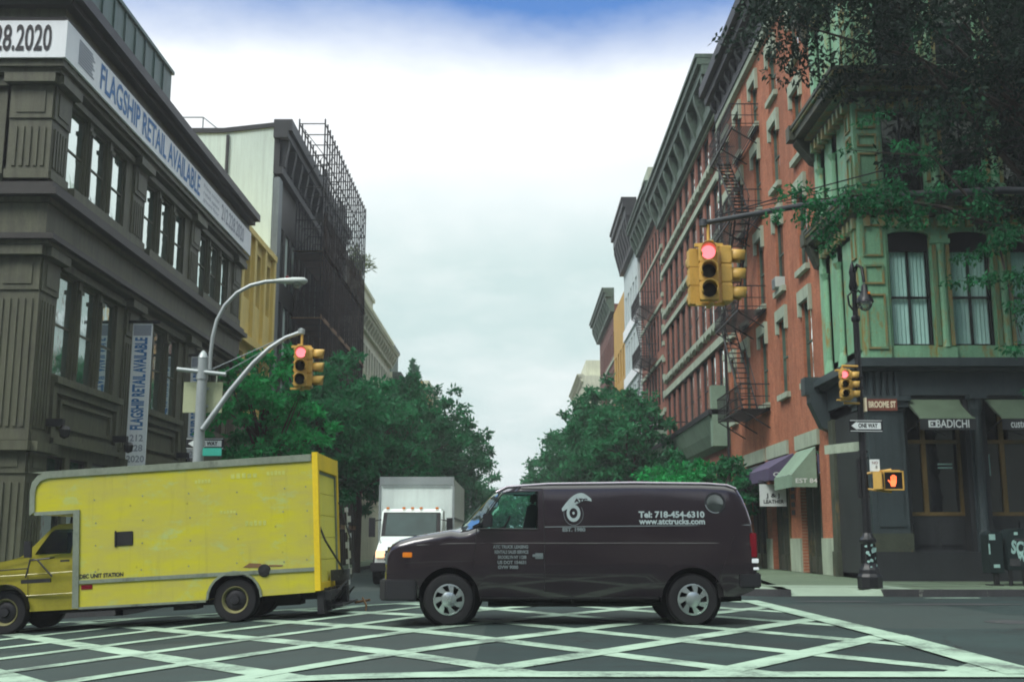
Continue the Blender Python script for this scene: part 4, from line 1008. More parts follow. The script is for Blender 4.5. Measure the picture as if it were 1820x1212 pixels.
mb.faces(pts, [(k*n+i, k*n+(i+1) % n, (k+1)*n+(i+1) % n, (k+1)*n+i) for k in range(len(pr)-1) for i in range(n)]+[tuple(range(n)), tuple(range((len(pr)-1)*n, len(pr)*n))])
hd = mb.build('lamp_head', 'lamp_housing', lp, smooth=60)
mb = MB(); mb.lathe([(0, -.17), (.07, -.15), (.13, -.07), (.14, .0)], (-5.68, 28.5, 7.86), n=14); mb.build('lens', 'lamp_glass', hd, smooth=60)
mb = MB(); mb.lathe([(.04, 0), (.05, .06), (.0, .09)], (-5.95, 28.5, 7.96), n=10); mb.build('photocell', 'tail_red', hd)
mb = MB(); mb.tube([(-7.95, 28.4, 4.0), (-7.3, 28.45, 5.0), (-6.75, 28.5, 5.72), (-6.35, 28.52, 6.12), (-5.95, 28.55, 6.4), (-5.55, 28.6, 6.56)], [.075, .07, .065, .06, .055, .05], 10)
mb.lathe([(0, -.09), (.09, -.05), (.09, .07), (0, .11)], (-5.55, 28.6, 6.56), n=10); mb.build('signal_arm', 'galvanised', lp, smooth=60)
mb = MB(); mb.tube([(-7.95, 28.5, 5.5), (-5.6, 28.6, 6.6)], .016, 5); mb.tube([(-7.6, 28.5, 5.42), (-5.7, 28.6, 6.52)], .012, 5); mb.build('stay_wire', 'metal_grey', lp)
mb = MB(); mb.tube([(-8.68, 28.42, 5.56), (-7.42, 28.42, 5.42)], .055, 10); mb.build('cross_arm', 'galvanised', lp, smooth=60)
signal('yellow traffic signal at the end of the left slanting arm, red lit', -5.53, 28.6, 5.62, .98, 6.5, [(R(8), True), (R(94), False)])
# signs on that pole
sb = thing('sign_panel', 'blank beige back of a square road sign behind the grey street light pole', 'sign', (-8.05, 28.7, 4.9))
mb = MB(); mb.box(-8.56, -7.55, 28.66, 28.69, 4.46, 5.26); mb.build('plate', 'sign_back', sb, bevel=.008)
mb = MB(); mb.box(-8.2, -7.9, 28.60, 28.66, 4.6, 4.66); mb.box(-8.2, -7.9, 28.60, 28.66, 5.05, 5.11); mb.build('clamp', 'galvanised', sb)
def arrow_sign(name, label, x, y, z, w, h, ang, grp):
    s = thing(name, label, 'sign', (x, y, z), group=grp); T = rot2(x, y, ang)
    mb = MB(T); mb.box(-w/2, w/2, -.01, .01, z-h/2, z+h/2); mb.build('plate', 'sign_black', s)
    mb = MB(T); a, b, y0 = w/2-.02, h/2-.02, -.0115
    for q in ((-a, a, z+b-.014, z+b), (-a, a, z-b, z-b+.014)): mb.box(q[0], q[1], y0-.002, y0, q[2], q[3])
    mb.build('border', 'sign_white', s)
    mb = MB(T); L = w*.44; hb = h*.26; hd = h*.40
    pl = [(-L, z), (-L+w*.20, z+hd), (-L+w*.15, z+hb), (L, z+hb), (L, z-hb), (-L+w*.15, z-hb), (-L+w*.20, z-hd)]
    mb.prism(pl, y0-.004, y0-.001, axis=1); mb.build('arrow', 'sign_white', s)
    o = T(.05*w, y0-.006, z); r = T(1, 0, 0)-T(0, 0, 0)
    lettering(s, 'ONE WAY', tuple(o), tuple(r), (0, 0, 1), h*.46, 'sign_black', .006, fit=w*.58)
    return s
arrow_sign('one_way_sign', 'black and white ONE WAY sign crossing the left street light pole', -7.98, 28.8, 3.68, .98, .30, 0, 'one way signs')
bl = thing('street_name_sign', 'teal street name plate low on the left street light pole', 'sign', (-7.8, 28.3, 3.4))
mb = MB(); mb.box(-7.9, -7.42, 28.33, 28.36, 3.33, 3.53); mb.build('plate', 'sign_teal', bl, bevel=.005)
# right: black ornamental lamp post with signal, signs
RP = (8.15, 26.25)
rp = thing('ornamental_lamp_post', 'black cast iron lamp post with fluted stickered base on the right corner', 'lamp post', (RP[0], RP[1], .15))
mb = MB()
oct_ = [(.29, 0), (.29, .26), (.27, .30), (.25, .33), (.235, .42), (.18, .50), (.155, .60), (.14, .98), (.20, 1.04), (.20, 1.10), (.15, 1.15), (.10, 1.25), (.095, 2.2), (.09, 2.3), (.075, 6.2), (.11, 6.25), (.11, 6.32), (.06, 6.38)]
mb.lathe(oct_, (RP[0], RP[1], .15), n=10)
for i in range(12):
    t = 2*math.pi*i/12; mb.tube([(RP[0]+.165*math.cos(t), RP[1]+.165*math.sin(t), .72), (RP[0]+.148*math.cos(t), RP[1]+.148*math.sin(t), 1.14)], .02, 5)
mb.build('pole', 'black_paint', rp, smooth=22)
for i, (t, z, a) in enumerate(((-.8, .80, .05), (-1.62, .72, .045), (-1.2, 1.28, .10), (-1.75, 1.15, .06), (-2.1, 1.42, .07), (-1.5, .95, .07), (-1.0, 1.02, .05), (-1.9, .92, .05), (-1.4, 1.46, .05), (-2.0, 1.2, .06), (-1.35, .62, .05))):
    z = .62+(z-.72)*.68; x, y = RP[0]+.19*math.cos(t), RP[1]+.19*math.sin(t); tx, ty = -math.sin(t), math.cos(t)
    f_ = lambda: random.uniform(.25, .8); mb = MB()
    mb.poly([(x-tx*a*f_(), y-ty*a*.5, z-a*f_()), (x+tx*a*f_(), y+ty*a*.5, z-a*f_()), (x+tx*a*f_(), y+ty*a*.5, z+a*f_()), (x-tx*a*.3, y-ty*a*.5, z+a*f_()), (x-tx*a*f_(), y-ty*a*.5, z+a*.1)])
    mb.build('sticker', 'sticker', rp)
mb = MB()                                                  # scrolled bracket and tall finial
x0, y0 = RP
mb.tube([(x0, y0, 6.30), (x0, y0, 7.1), (x0+.01, y0-.02, 7.55), (x0+.06, y0-.14, 7.72), (x0+.12, y0-.29, 7.62), (x0+.14, y0-.34, 7.25)], [.07, .06, .05, .045, .04, .035], 8)
mb.tube([(x0, y0, 6.630), (x0+.16, y0, 6.830), (x0+.2, y0, 7.030), (x0+.1, y0, 7.130), (x0+.02, y0, 7.060)], .025, 6)
mb.tube([(x0, y0, 6.580), (x0-.14, y0, 6.780), (x0-.16, y0, 7.000), (x0-.05, y0, 7.100)], .025, 6)
mb.lathe([(.09, 0), (.11, .1), (.07, .3), (.09, .45), (.05, .6), (0, .75)], (x0-.02, y0, 7.130), n=10)
mb.build('bracket', 'black_paint', rp, smooth=50)
lx = x0+.14; ly = y0-.34
mb = MB(); mb.lathe([(.03, .42), (.07, .36), (.09, .2), (.16, .1), (.19, .02), (.20, -.04), (.18, -.04)], (lx, ly, 6.800), n=16); lh = mb.build('lamp_head', 'black_paint', rp, smooth=50)
mb = MB(); mb.lathe([(.17, -.03), (.155, -.12), (.09, -.20), (0, -.23)], (lx, ly, 6.780), n=16); mb.build('lens', 'lamp_glass', lh, smooth=60)
mb = MB(); mb.lathe([(.03, 0), (.03, .05), (0, .06)], (lx+.06, ly-.14, 6.940), n=8); mb.build('indicator', 'amber', lh)
for z in (3.1, 3.25, 2.2, 5.0, 4.75): mb = MB(); mb.lathe([(.105, 0), (.105, .05)], (x0, y0, z), n=14); mb.build('clamp', 'black_iron', rp)
mb = MB(); mb.box(x0-.16, x0-.1, y0-.06, y0+.06, 2.2, 3.1); mb.build('conduit', 'black_iron', rp)
ps2 = signal('yellow traffic signal on the black lamp post in front of the green building, red lit', 7.72, 26.1, 4.82, .63, 5.24, [(R(-4), True), (R(86), False)])
mb = MB(); mb.tube([(7.72, 26.1, 5.28), (8.12, 26.2, 5.28)], .03, 6); mb.tube([(7.72, 26.1, 4.40), (8.12, 26.2, 4.40)], .03, 6); mb.build('bracket', 'signal_yellow', ps2)
st = thing('street_name_sign', 'brown street name sign reading BROOME ST on the black lamp post', 'sign', (8.6, 26.1, 4.35))
mb = MB(); mb.box(8.26, 8.98, 26.13, 26.16, 4.22, 4.50); mb.build('plate', 'sign_brown', st, bevel=.005)
lettering(st, 'BROOME ST', (8.62, 26.125, 4.36), (1, 0, 0), (0, 0, 1), .20, 'sign_cream', .008, fit=.64)
mb = MB(); mb.box(8.2, 8.24, 26.05, 26.5, 4.2, 4.52); mb.build('side_plate', 'sign_cream', st)
arrow_sign('one_way_sign', 'black and white ONE WAY sign pointing left on the black lamp post', 8.2, 26.08, 3.86, .80, .30, R(4), 'one way signs')
rs = thing('parking_sign', 'small white notice on the black lamp post above the red hand signal', 'sign', (8.38, 26.1, 2.95))
mb = MB(); mb.box(8.24, 8.47, 26.08, 26.1, 2.80, 3.08); mb.build('plate', 'sign_white', rs, bevel=.004)
lettering(rs, '8', (8.39, 26.075, 2.9), (1, 0, 0), (0, 0, 1), .1, 'ink_black'); lettering(rs, 'NO', (8.36, 26.075, 3.0), (1, 0, 0), (0, 0, 1), .09, 'tail_red')
sg = thing('street_name_sign', 'pale street plate angled across the avenue behind the black lamp post', 'sign', (7.5, 26.4, 3.6))
mb = MB(rot2(8.15, 26.3, R(115))); mb.box(.05, 1.3, -.012, .012, 3.30, 3.52); mb.build('plate', 'stone_pale', sg)
pd = thing('pedestrian_signal', 'yellow pedestrian signal box showing a red hand on the lamp post', 'pedestrian signal', (8.7, 26.1, 2.6))
T = rot2(8.72, 26.0, R(-6))
mb = MB(T); w, h = .23, .22; z = 2.58
for q in ((-w, w, -.12, .10, z+h-.03, z+h), (-w, w, -.12, .10, z-h, z-h+.03), (-w, -w+.03, -.12, .10, z-h+.03, z+h-.03), (w-.03, w, -.12, .10, z-h+.03, z+h-.03), (-w+.03, w-.03, -.02, .09, z-h+.03, z+h-.03)): mb.box(*q)
mb.box(-w-.05, w-.05, .0, .12, z+h, z+h+.03); mb.build('housing', 'signal_yellow', pd, bevel=.006)
mb = MB(T); mb.box(-w+.03, w-.03, -.07, -.03, z-h+.03, z+h-.03); mb.build('screen', 'lens_off', pd)
mb = MB(T); y1 = -.075                                      # raised palm
mb.prism([(-.055, z-.13), (.035, z-.13), (.065, z-.04), (.07, z+.02), (-.06, z+.02), (-.07, z-.06)], y1-.004, y1, axis=1)
for x, t, l in ((-.058, z+.02, .085), (-.025, z+.02, .115), (.010, z+.02, .115), (.043, z+.02, .09)): mb.box(x, x+.026, y1-.004, y1, t+.001, t+l)
mb.prism([(-.068, z-.06), (-.062, z-.02), (-.115, z+.03), (-.125, z+.005)], y1-.004, y1, axis=1); mb.build('hand', 'hand_light', pd)
T2 = rot2(8.42, 26.02, R(60)); mb = MB(T2); mb.box(-.2, .2, -.1, .1, 2.38, 2.78); mb.build('side_housing', 'signal_yellow', pd, bevel=.01)
mb = MB(T2); mb.box(-.15, .15, -.115, -.101, 2.43, 2.73); mb.build('side_screen', 'lens_off', pd)
mb = MB(); mb.tube([(8.2, 26.2, 2.76), (8.72, 26.05, 2.84)], .03, 6); mb.tube([(8.2, 26.2, 2.40), (8.7, 26.05, 2.33)], .03, 6); mb.build('bracket', 'signal_yellow', pd)
# mailbox and newspaper box at the right edge
mx = thing('mailbox', 'dark green round topped mailbox scrawled with white graffiti, right edge of the pavement', 'mailbox', (12.35, 27.9, .15))
mb = MB(); x0, x1 = 11.92, 12.78; prof = [(x0, .52), (x1, .52), (x1, 1.12)]+[((x0+x1)/2+.43*math.cos(t), 1.12+.40*math.sin(t)) for t in [math.pi*i/12 for i in range(1, 12)]]+[(x0, 1.12)]
mb.prism(prof, 27.6, 28.4, axis=1); mb.build('body', 'mail_green', mx, bevel=.015, smooth=40)
for x in (x0+.03, x0+.36, x1-.08):
    for y in (27.63, 28.34):
        mb = MB(); mb.box(x, x+.06, y, y+.06, .15, .52); mb.build('leg', 'black_iron', mx)
mb = MB(); mb.box(x0+.2, x1-.1, 27.58, 27.6, 1.22, 1.27); mb.build('mail_slot', 'kerbstone', mx); mb = MB(); mb.box(x0+.05, x0+.3, 27.585, 27.6, .62, .8); mb.build('plate', 'kerbstone', mx)
lettering(mx, 'SCOPE', ((x0+x1)/2+.06, 27.592, 1.02), (1, .0, -.12), (.12, 0, 1), .42, 'sticker', .02, fit=.76); lettering(mx, 'WERK', ((x0+x1)/2+.1, 27.59, .80), (1, 0, -.14), (.1, 0, 1), .26, 'sticker', .016, fit=.62)
for t, z in ((.2, 1.36), (.5, 1.28)): mb = MB(); mb.box(x0+t, x0+t+.09, 27.585, 27.595, z, z+.07); mb.build('sticker', 'sticker', mx)
nb = thing('newspaper_box', 'narrow dark newspaper box with pale teal stickers beside the mailbox', 'newspaper box', (11.65, 27.9, .15))
mb = MB(); mb.prism([(11.5, .45), (11.86, .45), (11.86, 1.38), (11.80, 1.46), (11.58, 1.46), (11.5, 1.36)], 27.65, 28.1, axis=1); mb.build('body', 'mail_green', nb, bevel=.012)
mb = MB(); mb.box(11.62, 11.72, 27.7, 27.78, .15, .45); mb.box(11.53, 11.83, 27.68, 28.06, .15, .18); mb.build('pedestal', 'black_iron', nb)
for q in ((11.53, 11.68, 1.24, 1.38), (11.505, 11.54, .9, 1.15), (11.6, 11.75, .58, .66)): mb = MB(); mb.box(q[0], q[1], 27.64, 27.652, q[2], q[3]); mb.build('sticker', 'sticker', nb)

# ------------------------------------------------------------------ vehicles
def wheel(parent, cx, y, cz, r, w, rim_m, style, sgn=-1):
    "wheel on a y axis; sgn is the outward direction"
    wh = MB(); k = sgn
    prof = [(r*.60, 0), (r*.72, k*.012), (r*.93, k*.0), (r, -k*.035), (r, -k*(w-.035)), (r*.93, -k*w), (r*.6, -k*w)]
    wh.lathe([(a, b) for a, b in prof], (cx, y, cz), axis=1, n=40, caps=False); t = wh.build('wheel', 'tyre', parent, smooth=40)
    mb = MB(); R0 = r*.61
    if style == 'cover':
        mb.lathe([(R0, 0), (R0*.99, k*.012), (R0*.9, k*.016), (R0*.86, k*.002)], (cx, y+k*.006, cz), axis=1, n=36, caps=False)
        mb.lathe([(0, k*.05), (R0*.28, k*.046), (R0*.47, k*.03), (R0*.52, k*.004)], (cx, y+k*.004, cz), axis=1, n=28, caps=False)
        for i in range(7):
            a = 2*math.pi*i/7+.2; ca, sa = math.cos(a), math.sin(a); b = a+.33; cb, sb = math.cos(b), math.sin(b)
            p = lambda rr, t, d: (cx+rr*math.cos(t), y+k*d, cz+rr*math.sin(t))
            mb.faces([p(R0*.40, a-.24, .034), p(R0*.40, a+.24, .034), p(R0*.90, b+.22, .018), p(R0*.90, b-.22, .018), p(R0*.40, a-.27, .0), p(R0*.40, a+.27, .0), p(R0*.90, b+.25, .0), p(R0*.90, b-.25, .0)], [(0, 1, 2, 3), (0, 3, 7, 4), (1, 5, 6, 2)])
        mb.build('hubcap', rim_m, t, smooth=40)
    else:
        mb.lathe([(R0, 0), (R0*.97, k*.012), (R0*.90, k*.0), (R0*.82, -k*.06), (R0*.66, -k*.075)], (cx, y+k*.004, cz), axis=1, n=32, caps=False)
        mb.build('rim', rim_m, t, smooth=40)
        mb = MB(); mb.lathe([(R0*.80, -k*.062), (R0*.62, -k*.03), (R0*.36, -k*.03), (R0*.30, k*.02), (0, k*.025)], (cx, y+k*.004, cz), axis=1, n=28); mb.build('wheel_centre', 'dark_plastic', t, smooth=40)
        mb = MB()
        for i in range(8):
            a = 2*math.pi*i/8; mb.lathe([(.0, 0), (.028, .0), (.028, k*.012), (0, k*.012)], (cx+R0*.68*math.cos(a), y-k*.055, cz+R0*.68*math.sin(a)), axis=1, n=8)
        mb.build('wheel_hole', 'under_black', t)
    mb = MB(); mb.lathe([(0, -k*.09), (R0*1.05, -k*.09), (R0*1.05, -k*.1), (0, -k*.1)], (cx, y, cz), axis=1, n=24); mb.build('brake_disc', 'under_black', t)
    return t
def lerp_tab(tab, x):
    if x <= tab[0][0]: return tab[0][1]
    for (a, b), (c, d) in zip(tab, tab[1:]):
        if x <= c: return b+(d-b)*(x-a)/(c-a)
    return tab[-1][1]
# --- the dark maroon van
V = thing('cargo_van', 'dark maroon cargo van with white lettering crossing the box junction, nearest vehicle', 'van', (.85, 17.8, 0))
yc, hwv = 17.80, .99
topz = [(-1.93, .98), (-1.90, 1.10), (-1.84, 1.19), (-1.72, 1.255), (-1.5, 1.31), (-1.2, 1.36), (-.95, 1.405), (-.82, 1.46), (-.70, 1.575), (-.55, 1.745), (-.40, 1.91), (-.28, 2.02), (-.18, 2.06), (.1, 2.085), (.55, 2.10), (1.8, 2.115), (2.8, 2.105), (3.15, 2.085), (3.28, 2.05), (3.36, 1.98), (3.42, 1.86), (3.50, 1.62), (3.55, 1.35), (3.57, 1.05), (3.575, .62)]
def half_w(x, z, zt):
    plan = lerp_tab([(-1.93, .80), (-1.9, .86), (-1.8, .925), (-1.6, .965), (-1.2, .995), (-.8, 1), (3.2, 1), (3.5, .975), (3.575, .95)], x)
    prof = lerp_tab([(.38, .955), (.48, .985), (.7, 1.0), (1.0, 1.0), (1.14, .995), (1.20, .985), (1.40, .975), (1.44, .968), (1.75, .925), (2.0, .885), (2.12, .86)], z)
    return hwv*plan*prof
xs = [-1.93, -1.90, -1.84, -1.72, -1.5, -1.2, -.95, -.82, -.70, -.55, -.40, -.28, -.18, .1, .55, 1.2, 1.8, 2.3, 2.8, 3.15, 3.28, 3.36, 3.42, 3.50, 3.55, 3.57, 3.575]
ring = []
for x in xs:
    zt = lerp_tab(topz, x); zl = lerp_tab([(-1.93, .62), (-1.84, .45), (-1.6, .40), (3.3, .42), (3.5, .5), (3.575, .58)], x)
    if -.96 < x < -.0: zt = lerp_tab(topz, x-.29*min(1, (x+.96)/.15, -x/.1))   # the screen bows forward, its edges lie back
    zt = max(zt, zl+.02); hts = [zl+(zt-zl)*t for t in (0, .12, .3, .46, .6, .72, .82)]
    rr = min(.13, (zt-zl)*.2)
    side = [(half_w(x, z, zt), z) for z in hts if z < zt-rr-.005]
    while len(side) < 7: side.append(side[-1])
    wtop = half_w(x, zt-rr, zt)
    arcp = [(wtop-rr*1.3*(1-math.cos(t)), zt-rr+rr*.86*math.sin(t)) for t in [R(a) for a in (0, 20, 42, 66, 90)]]
    zc = lerp_tab(topz, x); we = arcp[-1][0]
    crown = [(we*.75, zt-rr*.14+(zc-zt)*.5), (we*.45, zt-rr*.14+(zc-zt+rr*.11)*.82), (0, zc)]
    half = side+arcp+crown
    ring.append([(x, yc-w, z) for w, z in half]+[(x, yc+w, z) for w, z in reversed(half[:-1])])
mb = MB(); n = len(ring[0])
pts = [p for r_ in ring for p in r_]
mb.faces(pts, [(i*n+j, i*n+j+1, (i+1)*n+j+1, (i+1)*n+j) for i in range(len(ring)-1) for j in range(n-1)]+[(i*n+n-1, i*n, (i+1)*n, (i+1)*n+n-1) for i in range(len(ring)-1)]+[tuple(range(n)), tuple(range((len(ring)-1)*n, len(ring)*n))])
body = mb.build('body', 'van_paint', V)
bm = bmesh.new(); bm.from_mesh(body.data); bmesh.ops.remove_doubles(bm, verts=bm.verts, dist=.0008); bmesh.ops.recalc_face_normals(bm, faces=bm.faces); bm.to_mesh(body.data); bm.free()
body.location = -OFF['cargo_van']; OFFV = OFF['cargo_van'].copy(); body.location = (0, 0, 0)
cut = []
def cutter(mbx):
    o = mbx.build('cutter', 'van_paint', None); o.location = -OFFV; cut.append(o); o.location = (0, 0, 0); return o
def vprism(poly, a, b):
    m = MB(); m.prism([(x-OFFV.x, z-OFFV.z) for x, z in poly], a-OFFV.y, b-OFFV.y, axis=1); o = m.build('cutter', 'van_paint'); cut.append(o)
body.parent = None
WF, WR_ = -.97, 2.62
for cx in (WF, WR_): vprism([(cx+.455*math.cos(t), .385+.455*math.sin(t)) for t in [2*math.pi*i/32 for i in range(32)]], yc-1.2, yc+1.2)
vprism([(-1.0, .62), (3.3, .62), (3.3, 1.9), (3.2, 1.96), (-.2, 1.96), (-.75, 1.40), (-1.0, 1.3)], yc-.74, yc+.74)
wpoly = [(-.55, 1.40), (.34, 1.395), (.34, 1.955), (-.12, 1.945), (-.2, 1.90)]
vprism(wpoly, yc-1.2, yc+1.2)
bool_cut(body, cut)
body.parent = V; OFF[body.name] = OFFV
body.data.polygons.foreach_set('use_smooth', [True]*len(body.data.polygons)); body.data.set_sharp_from_angle(angle=R(28))
def side_y(x, z, e=.004): return yc-half_w(x, z, 9)-e
def side_strip(poly_fn, name, m, n=10):
    pass
for sgn in (-1, 1):
    mb = MB(); mb.poly([(x, yc+sgn*(half_w(x, z, 9)-.022), z) for x, z in wpoly]); mb.build('side_window', 'glass_van', V, recalc=False)
mb = MB(); pts = []; ws = [i/8 for i in range(9)]
def ring_at(x):
    i = max(k for k in range(len(xs)) if xs[k] <= x); f = (x-xs[i])/(xs[i+1]-xs[i]); m_ = len(ring[0])
    return [Vector(ring[i][j]).lerp(Vector(ring[i+1][j]), f) for j in range(m_)]
cols = list(range(9, 19)); xw = [-.80, -.70, -.6, -.5, -.4, -.32, -.25]
for x in xw:
    r_ = ring_at(x); m_ = len(r_); mid = m_//2
    for j in range(mid-4, mid+5): pts.append(r_[j]+Vector((-.010, 0, .008)))
q_ = 9
mb.faces(pts, [(q_*i+j, q_*i+j+1, q_*(i+1)+j+1, q_*(i+1)+j) for i in range(len(xw)-1) for j in range(q_-1)]); mb.build('windscreen', 'glass_bright', V, smooth=60)
# rubber round the door glass
mb = MB()
ring2 = [Vector((x, side_y(x, z, .002), z)) for x, z in wpoly]; mb.tube(ring2+[ring2[0]], .012, 5); mb.build('window_seal', 'black_paint', V)
def groove(pts, r=.006, m='under_black', name='seam'):
    mb = MB(); mb.tube([(x, side_y(x, z, .0), z) for x, z in pts], r, 5); return mb.build(name, m, V)
groove([(-.60, .50), (-.60, 1.0), (-.58, 1.2), (-.57, 1.38)]); groove([(.44, .48), (.44, 1.0), (.44, 1.44), (.42, 1.98)]); groove([(-.57, 1.38), (-.57, 1.43), (-.2, 1.95), (-.1, 2.0), (.42, 1.99)])
groove([(2.95, .5), (3.1, .9), (3.25, 1.3)], .004); groove([(-1.62, .9), (-1.2, .92), (-.62, .93)], .004)
groove([(.44, 1.425), (1.5, 1.435), (2.5, 1.445), (3.50, 1.455)], .007, 'van_print_dim', 'trim_line'); groove([(-1.45, 1.16), (-.9, 1.185), (.4, 1.19), (1.6, 1.19), (2.9, 1.19), (3.5, 1.18)], .006, 'van_paint', 'body_crease')
mb = MB(); mb.tube([(x, yc-y, z) for x, y, z in ((-.28, .84, 1.94), (-.12, .835, 2.02), (.5, .82, 2.065), (1.8, .82, 2.082), (2.9, .82, 2.068), (3.2, .82, 2.045), (3.33, .82, 1.99))], .021, 8); mb.build('roof_gutter_sheen', 'edge_sheen', V, smooth=60)  # gutter widened and brightened to draw the roof edge reflection
mb = MB(); mb.tube([(x, side_y(x, z, -.02), z) for x, z in ((3.33, 1.97), (3.40, 1.84), (3.47, 1.64), (3.515, 1.47))], .014, 6); mb.build('rear_edge_sheen', 'edge_sheen', V, smooth=60)  # added bright tube, draws the highlight down the rear pillar
# hood, grille, bumpers, lamps
mb = MB(); mb.box(-1.955, -1.90, yc-.62, yc+.62, .80, 1.08)
for z in (.86, .93, 1.0): mb.box(-1.97, -1.95, yc-.6, yc+.6, z, z+.03)
mb.build('grille', 'dark_plastic', V)
for s in (-1, 1):
    mb = MB(); mb.box(-1.93, -1.80, yc+s*.74-.11, yc+s*.74+.11, .86, 1.06); mb.build('headlight', 'glass_bright', V, bevel=.02)
mb = MB(); mb.box(-1.66, -1.52, side_y(-1.6, 1.0, .012), side_y(-1.6, 1.0, -.02), .98, 1.055); mb.build('side_marker', 'amber', V, bevel=.008)
mb = MB(); pts = [(-1.90, -1.0), (-2.0, -.86), (-2.03, 0), (-2.0, .86), (-1.90, 1.0), (-1.45, 1.01), (-1.45, .92), (-1.8, .9), (-1.8, -.9), (-1.45, -.92), (-1.45, -1.01)]
mb.prism([(x, yc+y) for x, y in pts], .36, .66, axis=2); mb.build('front_bumper', 'dark_plastic', V, bevel=.02)
mb = MB(); mb.prism([(3.3, yc-1.0), (3.62, yc-.96), (3.66, yc-.8), (3.66, yc+.8), (3.62, yc+.96), (3.3, yc+1.0), (3.3, yc+.9), (3.45, yc+.85), (3.45, yc-.85), (3.3, yc-.9)], .54, .76, axis=2); mb.build('rear_bumper', 'dark_plastic', V, bevel=.02)
mb = MB(); mb.box(3.485, 3.585, side_y(3.5, 1.1, .008), side_y(3.5, 1.1, -.16), .98, 1.34); mb.build('tail_light', 'tail_red', V, bevel=.012)
mb = MB(); mb.box(3.50, 3.60, side_y(3.5, .95, .007), side_y(3.5, .95, -.14), .90, .965); mb.box(3.52, 3.60, side_y(3.5, .82, .01), side_y(3.5, .82, -.05), .80, .84); mb.build('reverse_light', 'vinyl_white', V, bevel=.006)
mb = MB(); mb.tube([(-.62, side_y(-.5, 1.4, .0), 1.42), (-.5, side_y(-.5, 1.4, .16), 1.47)], .03, 6); mb.box(-.47, -.33, side_y(-.5, 1.4, .20), side_y(-.5, 1.4, .06), 1.42, 1.62); mb.build('door_mirror', 'dark_plastic', V, bevel=.03)
mb = MB(); mb.box(.26, .42, side_y(.3, 1.05, .018), side_y(.3, 1.05, 0), .99, 1.03); mb.box(.30, .42, side_y(.3, 1.0, .01), side_y(.3, 1.0, 0), .96, 1.05); mb.build('door_handle', 'van_print_dim', V, bevel=.006)
mb = MB(); cx, cz = 2.99, 1.78; k = 28                     # porthole
def disc(mb, cx, cz, r0, r1, e, sx=1, m=0, n=28, a0=0, a1=2*math.pi):
    pts = []
    for i in range(n+1):
        t = a0+(a1-a0)*i/n
        for r in (r0, r1): x, z = cx+sx*r*math.cos(t), cz+r*math.sin(t); pts.append((x, side_y(x, z, e), z))
    mb.faces(pts, [(2*i, 2*i+1, 2*i+3, 2*i+2) for i in range(n)], m)
disc(mb, cx, cz, .125, .155, .012); disc(mb, cx, cz, .155, .157, .006); ph = mb.build('porthole', 'black_paint', V, recalc=False)
mb = MB(); disc(mb, cx, cz, 0.001, .128, .006); mb.build('pane', 'glass', ph, recalc=False)
mb = MB(); disc(mb, cx, cz, .14, .152, .016, a0=R(190), a1=R(290), n=12); mb.build('rim', 'chrome', ph, recalc=False)
# lettering
def van_text(body_, x, z, size, fit, m='van_print', bold=.004):
    sl = (side_y(x, z+.1)-side_y(x, z-.1))/.2
    return lettering(V, body_, (x, side_y(x, z, .008), z), (1, 0, 0), tuple(Vector((0, sl, 1)).normalized()), size, m, bold, fit=fit)
van_text('Tel: 718-454-6310', 2.335, 1.605, .125, .98, bold=.005); van_text('www.atctrucks.com', 2.34, 1.505, .12, .98, bold=.004)
mb = MB(); cx, cz = .875, 1.63
disc(mb, cx, cz, .075, .128, .008, sx=.80); disc(mb, cx, cz, .0, .022, .008, sx=.8); pts = []
N_ = 14
for i in range(N_+1):                                       # swoosh over the wheel
    t = i/N_; x = cx-.17+.44*t; zc_ = cz+.045+.20*math.sin(math.pi*.5*min(1, t*1.25))-(.05*max(0, t-.75)*4*t); wd = .012+.055*math.sin(math.pi*min(1, t*.9+.05))
    for e in (wd, -wd): pts.append((x-.25*e, side_y(x, zc_+e, .009), zc_+e))
mb.faces(pts, [(2*i, 2*i+1, 2*i+3, 2*i+2) for i in range(N_)]); mb.build('emblem', 'van_print', V, recalc=False)
mb = MB(); disc(mb, cx, cz-.01, .165, .172, .008, sx=.85, a0=R(160), a1=R(395)); mb.build('emblem', 'van_print_dim', V, recalc=False)
van_text('ATC', .99, 1.815, .075, .2, 'van_paint', .004).location = (0, -.006, 0)
van_text('EST. 1980', .875, 1.385, .075, .34, 'van_print_dim')
for (t, z, f, x) in (('ATC TRUCK LEASING', 1.135, .52, -.06), ('RENTALS SALES SERVICE', 1.06, .50, -.05), ('BROOKLYN NY 11208', .985, .42, -.04), ('US DOT 154631', .91, .42, -.04), ('GVW 9000', .84, .30, -.10)): van_text(t, x, z, .065, f, 'van_print_dim', .003)
# cab interior, underside, wheels
mb = MB(); mb.box(-.35, .2, yc-.68, yc-.12, .95, 1.1); mb.prism([(.06, 1.1), (.26, 1.1), (.36, 1.75), (.20, 1.78)], yc-.66, yc-.14, axis=1); mb.prism([(.22, 1.78), (.33, 1.78), (.35, 1.93), (.25, 1.94)], yc-.52, yc-.28, axis=1); s_ = mb.build('seat', 'dark_plastic', V, bevel=.03)
mb = MB(); mb.box(-.35, .2, yc+.12, yc+.68, .95, 1.1); mb.prism([(.06, 1.1), (.26, 1.1), (.36, 1.75), (.20, 1.78)], yc+.14, yc+.66, axis=1); mb.build('seat', 'dark_plastic', V, bevel=.03)
mb = MB(); mb.box(.9, .94, yc-.73, yc+.73, .65, 1.94); mb.build('bulkhead', 'under_black', V)
mb = MB(); mb.prism([(-.86, 1.30), (-.42, 1.25), (-.34, 1.36), (-.5, 1.44), (-.80, 1.42)], yc-.72, yc+.72, axis=1); mb.build('dashboard', 'dark_plastic', V)
